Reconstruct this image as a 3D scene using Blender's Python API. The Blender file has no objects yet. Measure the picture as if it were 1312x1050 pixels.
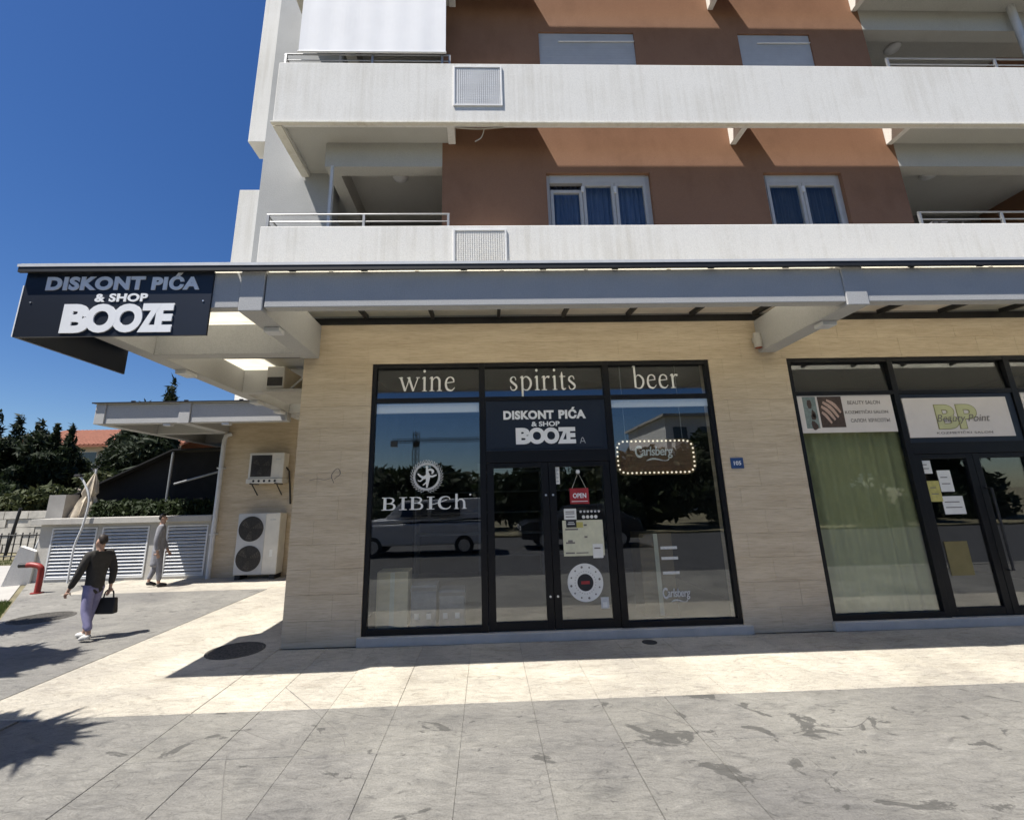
import bpy, bmesh, math, random
import numpy as np
from mathutils import Matrix, Vector
random.seed(7); RNG = np.random.default_rng(11)
S = bpy.context.scene
COL = S.collection
PI = math.pi

# ------------------------------------------------------------------ camera
CAM_R = ((0.9993838946, -0.0267766665, -0.0226901134),     # right
         (-0.0157527072, 0.2355041973, -0.9717456587),     # down
         (0.0313637264, 0.9715043917, 0.2349372970))       # forward
FPX, CX, CY, CAM_H = 577.891, 639.958, 496.561, 1.75
cd = bpy.data.cameras.new('camera'); cam = bpy.data.objects.new('camera', cd); COL.objects.link(cam)
r, d, f = [Vector(v) for v in CAM_R]
m = Matrix((r, -d, -f)).transposed().to_4x4(); m.translation = (0, 0, CAM_H)
cam.matrix_world = m
cd.sensor_width = 36; cd.lens = FPX * 36 / 1312
cd.shift_x = (656 - CX) / 1312; cd.shift_y = -(525 - CY) / 1312
cd.clip_start = 0.05; cd.clip_end = 2000
S.camera = cam

# ------------------------------------------------------------------ sky and sun
SUN_DX, SUN_DY = 0.42, 0.252          # how far light drifts per metre it falls
ELEV = math.atan2(1, math.hypot(SUN_DX, SUN_DY))
w = bpy.data.worlds.new('World'); S.world = w; w.use_nodes = True
wn = w.node_tree.nodes; wl = w.node_tree.links
sky = wn.new('ShaderNodeTexSky'); sky.sky_type = 'NISHITA'; sky.sun_disc = False
sky.sun_elevation = ELEV; sky.sun_rotation = math.atan2(-SUN_DX, -SUN_DY) % (2 * PI)
sky.air_density = 1.0; sky.dust_density = 0.3; sky.ozone_density = 4.0; sky.altitude = 100
bg = wn['Background']; bg.inputs[1].default_value = 0.06
hs_ = wn.new('ShaderNodeHueSaturation'); hs_.inputs['Saturation'].default_value = 1.25; hs_.inputs['Hue'].default_value = 0.51
wl.new(sky.outputs[0], hs_.inputs['Color']); wl.new(hs_.outputs[0], bg.inputs[0])
sd = bpy.data.lights.new('sun', 'SUN'); sd.energy = 5.0; sd.angle = math.radians(0.53); sd.color = (1, 0.955, 0.88)
sun = bpy.data.objects.new('sun', sd); COL.objects.link(sun)
sun.rotation_euler = Vector((SUN_DX, SUN_DY, -1)).to_track_quat('-Z', 'Y').to_euler()
sun.location = (-8, -6, 20)
S.view_settings.view_transform = 'Standard'; S.view_settings.look = 'None'
S.view_settings.exposure = 0.85; S.view_settings.gamma = 1; S.view_settings.use_curve_mapping = False

# ------------------------------------------------------------------ materials
MATS = {}
def _nt(name):
    m = bpy.data.materials.new(name); m.use_nodes = True
    MATS[name] = m
    return m, m.node_tree.nodes, m.node_tree.links, m.node_tree.nodes['Principled BSDF']
def _noise(n, l, vec, scale, detail=5, rough=0.6, stretch=None, dist=0.0):
    mp = n.new('ShaderNodeMapping'); l.new(vec, mp.inputs[0])
    if stretch: mp.inputs['Scale'].default_value = stretch
    t = n.new('ShaderNodeTexNoise'); t.inputs['Scale'].default_value = scale
    t.inputs['Detail'].default_value = detail; t.inputs['Roughness'].default_value = rough
    t.inputs['Distortion'].default_value = dist
    l.new(mp.outputs[0], t.inputs[0]); return t.outputs[0]
def _ramp(n, l, fac, stops):
    c = n.new('ShaderNodeValToRGB'); e = c.color_ramp.elements
    while len(e) < len(stops): e.new(0.5)
    for el, (p, col) in zip(e, stops): el.position = p; el.color = (*col, 1)
    l.new(fac, c.inputs[0]); return c.outputs[0]
def _mix(n, l, a, b, fac, mode='MIX'):
    x = n.new('ShaderNodeMix'); x.data_type = 'RGBA'; x.blend_type = mode
    for s, v in ((x.inputs[6], a), (x.inputs[7], b)):
        if isinstance(v, tuple): s.default_value = (*v, 1)
        else: l.new(v, s)
    if isinstance(fac, float): x.inputs[0].default_value = fac
    else: l.new(fac, x.inputs[0])
    return x.outputs[2]
def _bump(n, l, b, h, strength, dist=0.01):
    u = n.new('ShaderNodeBump'); u.inputs['Strength'].default_value = strength; u.inputs['Distance'].default_value = dist
    l.new(h, u.inputs['Height']); l.new(u.outputs[0], b.inputs['Normal'])
def _pos(n): return n.new('ShaderNodeNewGeometry').outputs['Position']
def plain(name, col, rough=0.6, metal=0.0, spec=0.4, var=0.12, scale=6.0, bump=0.05, stretch=None, emit=0.0):
    """a single base colour broken by soft tonal variation and fine relief"""
    m, n, l, b = _nt(name); p = _pos(n)
    f = _noise(n, l, p, scale, 6, 0.65, stretch)
    lo = tuple(c * (1 - var) for c in col); hi = tuple(min(1, c * (1 + var * 0.6)) for c in col)
    l.new(_ramp(n, l, f, [(0.3, lo), (0.7, hi)]), b.inputs['Base Color'])
    b.inputs['Roughness'].default_value = rough; b.inputs['Metallic'].default_value = metal
    b.inputs['Specular IOR Level'].default_value = spec
    if bump: _bump(n, l, b, _noise(n, l, p, scale * 14, 3, 0.6), bump, 0.01)
    if emit: b.inputs['Emission Color'].default_value = (*col, 1); b.inputs['Emission Strength'].default_value = emit
    return m
def render_paint(name, col, stain, sscale=(9, 9, 0.7), amount=0.55, grit=90, bump=0.25):
    """exterior render: gritty, with rain streaks running down"""
    m, n, l, b = _nt(name); p = _pos(n)
    streak = _noise(n, l, p, 1.0, 6, 0.6, sscale)
    blotch = _noise(n, l, p, 0.9, 5, 0.6)
    mul = n.new('ShaderNodeMath'); mul.operation = 'MULTIPLY'; l.new(streak, mul.inputs[0]); l.new(blotch, mul.inputs[1])
    f = n.new('ShaderNodeMapRange'); l.new(mul.outputs[0], f.inputs[0])
    f.inputs[1].default_value = 0.22; f.inputs[2].default_value = 0.42; f.inputs[4].default_value = amount
    c = _mix(n, l, col, stain, f.outputs[0])
    g = _noise(n, l, p, grit, 2, 0.6)
    c = _mix(n, l, c, _ramp(n, l, g, [(0.35, (0.72, 0.72, 0.72)), (0.6, (1, 1, 1))]), 0.5, 'MULTIPLY')
    l.new(c, b.inputs['Base Color']); b.inputs['Roughness'].default_value = 0.9; b.inputs['Specular IOR Level'].default_value = 0.2
    _bump(n, l, b, g, bump, 0.008)
    return m
def paving(name, base, dark, light, grime):
    """stamped concrete: slate-like relief, blotches, tone shifting from slab to slab"""
    m, n, l, b = _nt(name); p = _pos(n)
    f1 = _noise(n, l, p, 2.2, 8, 0.62, (1, 2.1, 1), 0.6)
    c = _ramp(n, l, f1, [(0.30, dark), (0.47, base), (0.60, base), (0.74, light)])
    f2 = _noise(n, l, p, 8, 9, 0.74, (0.75, 1.7, 1), 1.6)
    c = _mix(n, l, c, _ramp(n, l, f2, [(0.34, (0.55, 0.55, 0.56)), (0.45, (0.90, 0.90, 0.90)), (0.56, (1.0, 1.0, 1.0)), (0.66, (1.12, 1.12, 1.11))]), 0.85, 'MULTIPLY')
    f3 = _noise(n, l, p, 0.55, 5, 0.6, None, 0.4)
    c = _mix(n, l, c, _ramp(n, l, f3, [(0.32, (0.78, 0.78, 0.80)), (0.5, (1, 1, 0.99)), (0.66, (1.28, 1.28, 1.26))]), 1.0, 'MULTIPLY')
    f5 = _noise(n, l, p, 75, 3, 0.7)
    c = _mix(n, l, c, _ramp(n, l, f5, [(0.32, (0.74, 0.74, 0.74)), (0.5, (1, 1, 1)), (0.68, (1.16, 1.16, 1.15))]), 0.8, 'MULTIPLY')
    oi = n.new('ShaderNodeObjectInfo')
    c = _mix(n, l, c, _ramp(n, l, oi.outputs['Random'], [(0, (0.93, 0.93, 0.94)), (1, (1, 1, 0.985))]), 1.0, 'MULTIPLY')
    # worn-off patches where the dark base shows
    f4 = _noise(n, l, p, 2.6, 9, 0.62, (1, 1.25, 1), 0.9)
    vd = n.new('ShaderNodeVectorMath'); vd.operation = 'DISTANCE'; l.new(p, vd.inputs[0]); vd.inputs[1].default_value = (1.75, 3.5, 0)
    m0 = n.new('ShaderNodeMapRange'); l.new(vd.outputs['Value'], m0.inputs[0]); m0.inputs[1].default_value = 0.2; m0.inputs[2].default_value = 1.5; m0.inputs[3].default_value = 0.075; m0.inputs[4].default_value = 0.0
    sm = n.new('ShaderNodeMath'); sm.operation = 'ADD'; l.new(f4, sm.inputs[0]); l.new(m0.outputs[0], sm.inputs[1])
    mr = n.new('ShaderNodeMapRange'); l.new(sm.outputs[0], mr.inputs[0]); mr.inputs[1].default_value = 0.625; mr.inputs[2].default_value = 0.65; mr.inputs[4].default_value = grime
    c = _mix(n, l, c, (0.075, 0.073, 0.068), mr.outputs[0])
    l.new(c, b.inputs['Base Color']); b.inputs['Roughness'].default_value = 0.72; b.inputs['Specular IOR Level'].default_value = 0.3
    ad = n.new('ShaderNodeMath'); ad.operation = 'MULTIPLY_ADD'; l.new(f1, ad.inputs[0]); ad.inputs[1].default_value = 1.5; l.new(f2, ad.inputs[2])
    _bump(n, l, b, ad.outputs[0], 0.7, 0.035)
    return m
def cladding(name):
    """narrow-strip travertine tile, horizontal grain, tone per tile"""
    m, n, l, b = _nt(name); p = _pos(n)
    g1 = _noise(n, l, p, 1.0, 7, 0.7, (4.2, 4.2, 62))
    g2 = _noise(n, l, p, 1.0, 4, 0.6, (1.0, 1.0, 9))
    c = _ramp(n, l, g1, [(0.28, (0.44, 0.355, 0.245)), (0.5, (0.60, 0.50, 0.36)), (0.75, (0.68, 0.58, 0.43))])
    c = _mix(n, l, c, _ramp(n, l, g2, [(0.35, (0.82, 0.79, 0.75)), (0.62, (1, 1, 1))]), 0.8, 'MULTIPLY')
    oi = n.new('ShaderNodeObjectInfo')
    c = _mix(n, l, c, _ramp(n, l, oi.outputs['Random'], [(0, (0.965, 0.96, 0.955)), (1, (1, 1, 1))]), 1.0, 'MULTIPLY')
    l.new(c, b.inputs['Base Color']); b.inputs['Roughness'].default_value = 0.62; b.inputs['Specular IOR Level'].default_value = 0.35
    _bump(n, l, b, g1, 0.55, 0.012)
    return m
def glass(name, r0=0.09, tint=(0.93, 0.95, 0.95)):
    m, n, l, b = _nt(name); n.remove(b)
    lw = n.new('ShaderNodeLayerWeight'); lw.inputs[0].default_value = 0.5
    pw = n.new('ShaderNodeMath'); pw.operation = 'POWER'; l.new(lw.outputs['Facing'], pw.inputs[0]); pw.inputs[1].default_value = 5
    ma = n.new('ShaderNodeMath'); ma.operation = 'MULTIPLY_ADD'; l.new(pw.outputs[0], ma.inputs[0]); ma.inputs[1].default_value = 1 - r0; ma.inputs[2].default_value = r0
    t = n.new('ShaderNodeBsdfTransparent'); t.inputs[0].default_value = (*tint, 1)
    g = n.new('ShaderNodeBsdfGlossy'); g.inputs['Roughness'].default_value = 0.0; g.inputs[0].default_value = (0.95, 0.97, 1, 1)
    tc = _noise(n, l, _pos(n), 1.3, 2, 0.5)
    u = n.new('ShaderNodeBump'); u.inputs['Strength'].default_value = 0.03; u.inputs['Distance'].default_value = 0.02; l.new(tc, u.inputs['Height']); l.new(u.outputs[0], g.inputs['Normal'])
    mx = n.new('ShaderNodeMixShader'); l.new(ma.outputs[0], mx.inputs[0]); l.new(t.outputs[0], mx.inputs[1]); l.new(g.outputs[0], mx.inputs[2])
    l.new(mx.outputs[0], n['Material Output'].inputs[0])
    return m
def milky(name, col, trans=0.5):
    m, n, l, b = _nt(name); n.remove(b)
    p = _pos(n); c = _ramp(n, l, _noise(n, l, p, 2.5, 5), [(0.3, tuple(x * 0.85 for x in col)), (0.7, col)])
    dif = n.new('ShaderNodeBsdfDiffuse'); tr = n.new('ShaderNodeBsdfTranslucent')
    l.new(c, dif.inputs[0]); l.new(c, tr.inputs[0])
    mx = n.new('ShaderNodeMixShader'); mx.inputs[0].default_value = trans
    l.new(dif.outputs[0], mx.inputs[1]); l.new(tr.outputs[0], mx.inputs[2]); l.new(mx.outputs[0], n['Material Output'].inputs[0])
    return m
def leafy(name, dark, mid, light, trans=0.25):
    m, n, l, b = _nt(name); p = _pos(n)
    c = _ramp(n, l, _noise(n, l, p, 3.2, 6, 0.75), [(0.3, dark), (0.52, mid), (0.72, light)])
    l.new(c, b.inputs['Base Color']); b.inputs['Roughness'].default_value = 0.65; b.inputs['Specular IOR Level'].default_value = 0.25
    tr = n.new('ShaderNodeBsdfTranslucent'); l.new(c, tr.inputs[0])
    mx = n.new('ShaderNodeMixShader'); mx.inputs[0].default_value = trans
    l.new(b.outputs[0], mx.inputs[1]); l.new(tr.outputs[0], mx.inputs[2]); l.new(mx.outputs[0], n['Material Output'].inputs[0])
    return m

paving('paving_grey', (0.228, 0.220, 0.202), (0.172, 0.167, 0.156), (0.30, 0.29, 0.265), 0.8)
paving('paving_cream', (0.46, 0.425, 0.362), (0.36, 0.325, 0.27), (0.52, 0.49, 0.425), 0.0)
cladding('cladding')
render_paint('white_render', (0.79, 0.775, 0.735), (0.53, 0.50, 0.43), sscale=(13, 13, 0.5), amount=0.42)
render_paint('cream_render', (0.78, 0.75, 0.66), (0.58, 0.53, 0.42), amount=0.75)
render_paint('grey_render', (0.44, 0.445, 0.44), (0.36, 0.36, 0.36), sscale=(2, 2, 2), grit=60, bump=0.5)
render_paint('concrete', (0.46, 0.445, 0.41), (0.33, 0.31, 0.28), sscale=(3, 3, 3), amount=0.6, grit=70)
render_paint('beam_paint', (0.46, 0.46, 0.455), (0.38, 0.38, 0.375), sscale=(2, 2, 2), amount=0.5, grit=80)
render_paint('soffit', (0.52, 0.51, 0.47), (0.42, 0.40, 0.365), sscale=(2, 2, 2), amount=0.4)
render_paint('terracotta', (0.29, 0.160, 0.100), (0.23, 0.124, 0.076), sscale=(2.5, 2.5, 1.2), grit=110, amount=0.8)
plain('asphalt', (0.055, 0.055, 0.057), 0.9, var=0.3, scale=3, bump=0.4)
plain('joint', (0.17, 0.163, 0.15), 0.95, var=0.3, scale=9, bump=0.3)
plain('soil', (0.17, 0.15, 0.09), 0.95, var=0.4, scale=0.8, bump=0.3)
plain('step_stone', (0.46, 0.44, 0.40), 0.6, var=0.14, scale=4)
plain('black_frame', (0.006, 0.006, 0.007), 0.45, var=0.2, bump=0.0, spec=0.25)
plain('black_steel', (0.02, 0.02, 0.021), 0.55, var=0.25, scale=9)
plain('navy_sign', (0.011, 0.015, 0.025), 0.4, var=0.15, scale=2, bump=0.0)
plain('sign_white', (0.82, 0.83, 0.84), 0.5, var=0.05, scale=4, bump=0.0)
plain('vinyl_white', (0.78, 0.78, 0.74), 0.6, var=0.06, scale=5, bump=0.0)
plain('vinyl_grey', (0.55, 0.55, 0.53), 0.6, var=0.15, scale=30, bump=0.0)
plain('alu', (0.62, 0.63, 0.64), 0.38, metal=0.75, var=0.1, scale=5, bump=0.02)
plain('alu_paint', (0.60, 0.61, 0.62), 0.45, var=0.1, scale=5, bump=0.03)
plain('rail_steel', (0.30, 0.305, 0.31), 0.45, metal=0.4, var=0.12, scale=8, bump=0.02)
plain('pvc_white', (0.74, 0.74, 0.73), 0.4, var=0.06, scale=5, bump=0.0)
plain('window_frame', (0.50, 0.49, 0.47), 0.45, var=0.08, scale=5, bump=0.0)
plain('shutter_grey', (0.46, 0.47, 0.48), 0.5, var=0.08, scale=4, bump=0.0)
plain('blind_white', (0.84, 0.84, 0.85), 0.85, var=0.05, scale=1.5, bump=0.05)
plain('ac_white', (0.66, 0.64, 0.58), 0.5, var=0.1, scale=4, bump=0.02)
plain('ac_dark', (0.045, 0.042, 0.04), 0.6, var=0.3, scale=20, bump=0.0)
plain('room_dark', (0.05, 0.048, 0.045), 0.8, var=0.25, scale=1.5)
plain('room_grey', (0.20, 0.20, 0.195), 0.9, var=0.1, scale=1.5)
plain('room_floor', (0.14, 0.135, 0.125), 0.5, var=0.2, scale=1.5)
plain('card_box', (0.62, 0.52, 0.32), 0.85, var=0.15, scale=5)
plain('crate_grey', (0.20, 0.205, 0.215), 0.6, var=0.2, scale=8)
plain('paper', (0.72, 0.71, 0.66), 0.85, var=0.06, scale=8, bump=0.0)
plain('paper_cream', (0.60, 0.58, 0.42), 0.85, var=0.12, scale=9, bump=0.0)
plain('paper_yellow', (0.50, 0.44, 0.14), 0.85, var=0.2, scale=20, bump=0.0)
plain('paper_kraft', (0.20, 0.165, 0.07), 0.9, var=0.12, scale=6, bump=0.0)
plain('ink', (0.03, 0.03, 0.032), 0.8, var=0.2, bump=0.0)
plain('ink_soft', (0.19, 0.17, 0.15), 0.8, var=0.2, bump=0.0)
plain('red_sign', (0.34, 0.03, 0.035), 0.5, var=0.2, scale=10, bump=0.0)
plain('red_paint', (0.26, 0.03, 0.025), 0.45, var=0.25, scale=9)
plain('blue_plate', (0.03, 0.075, 0.20), 0.4, var=0.15, bump=0.0)
plain('bulb', (1.0, 0.86, 0.66), 0.4, var=0.02, bump=0.0, emit=0.55)
plain('sign_wood', (0.16, 0.085, 0.045), 0.7, var=0.35, scale=4, stretch=(1, 1, 14))
plain('brass_dark', (0.13, 0.09, 0.04), 0.5, var=0.2)
plain('curtain_green', (0.40, 0.395, 0.20), 0.9, var=0.1, scale=3, stretch=(6, 6, 0.6))
plain('curtain_blue', (0.11, 0.145, 0.23), 0.9, var=0.2, scale=2, stretch=(9, 9, 0.6))
plain('curtain_dark', (0.075, 0.075, 0.08), 0.9, var=0.3, scale=2, stretch=(9, 9, 0.6))
plain('banner', (0.68, 0.63, 0.58), 0.7, var=0.05, scale=4, bump=0.0)
plain('lime_print', (0.52, 0.52, 0.28), 0.7, var=0.1, bump=0.0)
plain('lime_edge', (0.25, 0.24, 0.10), 0.7, var=0.1, bump=0.0)
plain('skin_print', (0.50, 0.35, 0.28), 0.7, var=0.25, scale=40, bump=0.0)
plain('photo_dark', (0.075, 0.05, 0.04), 0.7, var=0.4, scale=25, bump=0.0)
plain('photo_teal', (0.20, 0.25, 0.235), 0.7, var=0.3, scale=35, bump=0.0)
plain('iron', (0.12, 0.112, 0.10), 0.8, metal=0.1, var=0.7, scale=34, bump=0.9)
plain('net_black', (0.013, 0.013, 0.014), 0.9, var=0.3, scale=5, bump=0.2)
plain('parasol_cloth', (0.52, 0.45, 0.35), 0.9, var=0.25, scale=5, bump=0.1)
plain('bark', (0.10, 0.075, 0.05), 0.95, var=0.4, scale=9, bump=0.5)
plain('roof_tile', (0.27, 0.105, 0.062), 0.85, var=0.3, scale=1.2, bump=0.3, stretch=(6, 1, 1))
plain('house_wall', (0.55, 0.48, 0.41), 0.9, var=0.12, scale=0.8)
plain('stone_wall', (0.55, 0.52, 0.46), 0.9, var=0.35, scale=2.2, bump=0.4)
plain('concrete_path', (0.36, 0.345, 0.32), 0.9, var=0.12, scale=1.5, bump=0.15)
plain('concrete_dark', (0.30, 0.29, 0.275), 0.9, var=0.2, scale=2, bump=0.2)  # even darker grey concrete for the end pillar and stone wall core
plain('glass_dark', (0.02, 0.024, 0.03), 0.06, var=0.2, bump=0.0, spec=0.8)
plain('skin', (0.42, 0.26, 0.19), 0.6, var=0.06, scale=20, bump=0.0)
plain('hair', (0.03, 0.022, 0.018), 0.6, var=0.3, scale=60)
plain('cloth_dark', (0.04, 0.037, 0.034), 0.9, var=0.25, scale=14)
plain('cloth_lilac', (0.23, 0.22, 0.36), 0.9, var=0.2, scale=14)
plain('cloth_grey', (0.23, 0.23, 0.25), 0.9, var=0.25, scale=10)
plain('shoe_dark', (0.02, 0.02, 0.02), 0.6, var=0.2)
plain('shoe_light', (0.5, 0.49, 0.47), 0.6, var=0.2)
plain('car_white', (0.72, 0.73, 0.74), 0.25, var=0.04, bump=0.0, spec=0.6)
plain('car_dark', (0.025, 0.027, 0.032), 0.2, var=0.1, bump=0.0, spec=0.6)
plain('tyre', (0.02, 0.02, 0.02), 0.9, var=0.2)
plain('crane_steel', (0.07, 0.06, 0.045), 0.6, var=0.2)
plain('cable_pale', (0.5, 0.47, 0.4), 0.7, var=0.2)
plain('drum_terracotta', (0.28, 0.075, 0.04), 0.7, var=0.2)
glass('shop_glass'); glass('window_glass', 0.035)
milky('roof_glass', (0.90, 0.87, 0.78), 0.78)
leafy('leaf_cypress', (0.009, 0.015, 0.007), (0.018, 0.028, 0.012), (0.04, 0.052, 0.022))
leafy('leaf_pine', (0.012, 0.02, 0.008), (0.026, 0.04, 0.014), (0.058, 0.072, 0.028))
leafy('leaf_olive', (0.025, 0.035, 0.012), (0.05, 0.062, 0.022), (0.10, 0.10, 0.042))
leafy('leaf_hedge', (0.013, 0.022, 0.008), (0.027, 0.042, 0.015), (0.055, 0.07, 0.027))
leafy('grass_blade', (0.05, 0.075, 0.02), (0.085, 0.12, 0.03), (0.15, 0.16, 0.06))

# ------------------------------------------------------------------ helpers
def link(o, parent=None):
    COL.objects.link(o)
    if parent: o.parent = parent; o.matrix_parent_inverse = parent.matrix_basis.inverted()
    return o
class MB:
    """collects shapes (in world coordinates) and links them as ONE mesh object"""
    def __init__(s): s.v = []; s.f = []
    def add(s, vs, fs):
        k = len(s.v); s.v += [tuple(p) for p in vs]; s.f += [tuple(i + k for i in q) for q in fs]; return s
    def box(s, x0, x1, y0, y1, z0, z1):
        return s.add([(x0,y0,z0),(x1,y0,z0),(x1,y1,z0),(x0,y1,z0),(x0,y0,z1),(x1,y0,z1),(x1,y1,z1),(x0,y1,z1)],
                     [(3,2,1,0),(4,5,6,7),(0,1,5,4),(1,2,6,5),(2,3,7,6),(3,0,4,7)])
    def hexa(s, b, t):      # 4 bottom + 4 top points
        return s.add(list(b) + list(t), [(3,2,1,0),(4,5,6,7),(0,1,5,4),(1,2,6,5),(2,3,7,6),(3,0,4,7)])
    def prism(s, pts, off):  # polygon pts (3d) swept by off
        n = len(pts); o = Vector(off)
        top = [tuple(Vector(p) + o) for p in pts]
        return s.add(list(pts) + top, [tuple(range(n))[::-1], tuple(range(n, 2*n))] + [(i, (i+1) % n, n + (i+1) % n, n + i) for i in range(n)])
    def tube(s, pts, rad, n=10, cap=True):
        pts = [Vector(p) for p in pts]; rs = rad if isinstance(rad, (list, tuple)) else [rad] * len(pts)
        k = len(s.v); t0 = (pts[1] - pts[0]).normalized(); a = t0.orthogonal().normalized()
        for i, p in enumerate(pts):
            t = (pts[min(i+1, len(pts)-1)] - pts[max(i-1, 0)]).normalized()
            a = (a - t * a.dot(t)).normalized(); b = t.cross(a)
            for j in range(n):
                an = 2 * PI * j / n; s.v.append(tuple(p + (a * math.cos(an) + b * math.sin(an)) * rs[i]))
        for i in range(len(pts) - 1):
            for j in range(n): s.f.append((k+i*n+j, k+i*n+(j+1) % n, k+(i+1)*n+(j+1) % n, k+(i+1)*n+j))
        if cap: s.f.append(tuple(range(k, k+n))[::-1]); s.f.append(tuple(range(k+(len(pts)-1)*n, k+len(pts)*n)))
        return s
    def ring(s, c, r0, r1, axis, th, n=40):
        """flat annulus (disc if r0 is 0) of thickness th, axis 'y' or 'z'"""
        c = Vector(c)
        def P(r, a, h): return tuple(c + (Vector((r*math.cos(a), h, r*math.sin(a))) if axis == 'y' else Vector((r*math.cos(a), r*math.sin(a), h))))
        if r0 <= 0:
            pts = [P(r1, 2*PI*i/n, 0) for i in range(n)]
            return s.prism(pts, (0, th, 0) if axis == 'y' else (0, 0, th))
        k = len(s.v)
        for i in range(n):
            a = 2*PI*i/n
            s.v += [P(r0, a, 0), P(r1, a, 0), P(r1, a, th), P(r0, a, th)]
        for i in range(n):
            p = k + 4*i; q = k + 4*((i+1) % n)
            for e in range(4): s.f.append((p+e, p+(e+1) % 4, q+(e+1) % 4, q+e))
        return s
    def build(s, name, mat, parent=None, bevel=0.0, smooth=False, kind=None):
        me = bpy.data.meshes.new(name); me.from_pydata(s.v, [], s.f); me.validate(); me.update()
        bm = bmesh.new(); bm.from_mesh(me); bmesh.ops.recalc_face_normals(bm, faces=bm.faces); bm.to_mesh(me); bm.free()
        me.materials.append(MATS[mat])
        if smooth:
            me.polygons.foreach_set('use_smooth', [True] * len(me.polygons)); me.set_sharp_from_angle(angle=0.7)
        o = link(bpy.data.objects.new(name, me), parent)
        if bevel:
            b = o.modifiers.new('bevel', 'BEVEL'); b.width = bevel; b.segments = 2; b.limit_method = 'ANGLE'
        if kind: o['kind'] = kind
        return o
def B(name, mat, parent, *dims, bevel=0.0):
    return MB().box(*dims).build(name, mat, parent, bevel)
def tag(o, label, cat, group=None):
    o['label'] = label; o['category'] = cat
    if group: o['group'] = group
    return o
def thing(name, label, cat, loc, group=None):
    o = bpy.data.objects.new(name, None); o.empty_display_size = 0.2; o.location = loc
    COL.objects.link(o); return tag(o, label, cat, group)
def lab(o, text): o['label'] = text; return o
def text_mesh(s, bold=0.0, depth=0.003, spacing=1.0, shear=0.0):
    c = bpy.data.curves.new('lettering', 'FONT'); c.body = s; c.size = 1; c.extrude = 0.5; c.offset = bold
    c.space_character = spacing; c.shear = shear; c.resolution_u = 5
    o = bpy.data.objects.new('lettering', c); COL.objects.link(o)
    bpy.context.view_layer.update()
    dg = bpy.context.evaluated_depsgraph_get()
    me = bpy.data.meshes.new_from_object(o.evaluated_get(dg)); bpy.data.objects.remove(o); bpy.data.curves.remove(c)
    me.name = 'lettering'
    return me
def text_fit(s, x0, x1, z0, z1, y, mat, parent=None, name='lettering', bold=0.0, depth=0.004, spacing=1.0, shear=0.0):
    """word fitted into the rectangle x0..x1, z0..z1 with its front face at y, read from -Y"""
    me = text_mesh(s, bold, depth, spacing, shear)
    a = np.zeros(len(me.vertices) * 3); me.vertices.foreach_get('co', a); a = a.reshape(-1, 3)
    lo, hi = a.min(0), a.max(0)
    u = (a[:, 0] - lo[0]) / (hi[0] - lo[0]); v = (a[:, 1] - lo[1]) / (hi[1] - lo[1]); d = (a[:, 2] - lo[2]) / (hi[2] - lo[2])
    out = np.stack([x0 + u * (x1 - x0), y + (1 - d) * depth, z0 + v * (z1 - z0)], 1)
    me.vertices.foreach_set('co', out.ravel()); me.materials.clear(); me.materials.append(MATS[mat]); me.update()
    for p in me.polygons: p.material_index = 0
    return link(bpy.data.objects.new(name, me), parent)
def crom(pts, k=6):
    """Catmull-Rom through control points (tuples of any length)"""
    P = [np.array(p, float) for p in pts]; P = [2*P[0]-P[1]] + P + [2*P[-1]-P[-2]]; out = []
    for i in range(1, len(P) - 2):
        for j in range(k):
            t = j / k
            out.append(0.5*((2*P[i]) + (P[i+1]-P[i-1])*t + (2*P[i-1]-5*P[i]+4*P[i+1]-P[i+2])*t*t + (3*P[i]-P[i-1]-3*P[i+1]+P[i+2])*t**3))
    out.append(P[-2]); return out
def ribbons(mb, strokes, ox, oz, sx, sz, y, depth=0.003):
    """strokes: lists of (x, z, halfwidth); drawn as flat raised ribbons in the XZ plane"""
    for si, st in enumerate(strokes):
        pts = crom(st) if len(st) > 2 else [np.array(p, float) for p in st]
        L, Rr = [], []
        for i, p in enumerate(pts):
            t = pts[min(i+1, len(pts)-1)][:2] - pts[max(i-1, 0)][:2]; t = t / (np.linalg.norm(t) + 1e-9)
            nrm = np.array([-t[1], t[0]])
            L.append(p[:2] + nrm * p[2]); Rr.append(p[:2] - nrm * p[2])
        yy = y - 0.00025 * si
        k = len(mb.v); n = len(pts)
        for A in (L, Rr):
            for q in A: mb.v.append((ox + q[0]*sx, yy, oz + q[1]*sz))
        for A in (L, Rr):
            for q in A: mb.v.append((ox + q[0]*sx, y + depth, oz + q[1]*sz))
        for i in range(n - 1):
            mb.f += [(k+i, k+i+1, k+n+i+1, k+n+i), (k+2*n+i, k+3*n+i, k+3*n+i+1, k+2*n+i+1),
                     (k+i, k+2*n+i, k+2*n+i+1, k+i+1), (k+n+i, k+n+i+1, k+3*n+i+1, k+3*n+i)]
        mb.f += [(k, k+n, k+3*n, k+2*n), (k+n-1, k+3*n-1, k+4*n-1, k+2*n-1)]
T, M_, K = 0.035, 0.06, 0.085        # thin, middle, thick half-widths of the serif strokes
def foot(x, z=0.0, w=0.2): return [(x - w, z + 0.02, 0.028), (x + w, z + 0.02, 0.028)]
def flag(x, z): return [(x - 0.2, z - 0.12, 0.02), (x - 0.05, z - 0.03, 0.05), (x + 0.07, z + 0.0, 0.03)]
def dot(x, z, r=0.105): return [(x - r, z, 0.03), (x - r*0.5, z, r*0.85), (x, z, r), (x + r*0.5, z, r*0.85), (x + r, z, 0.03)]
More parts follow.
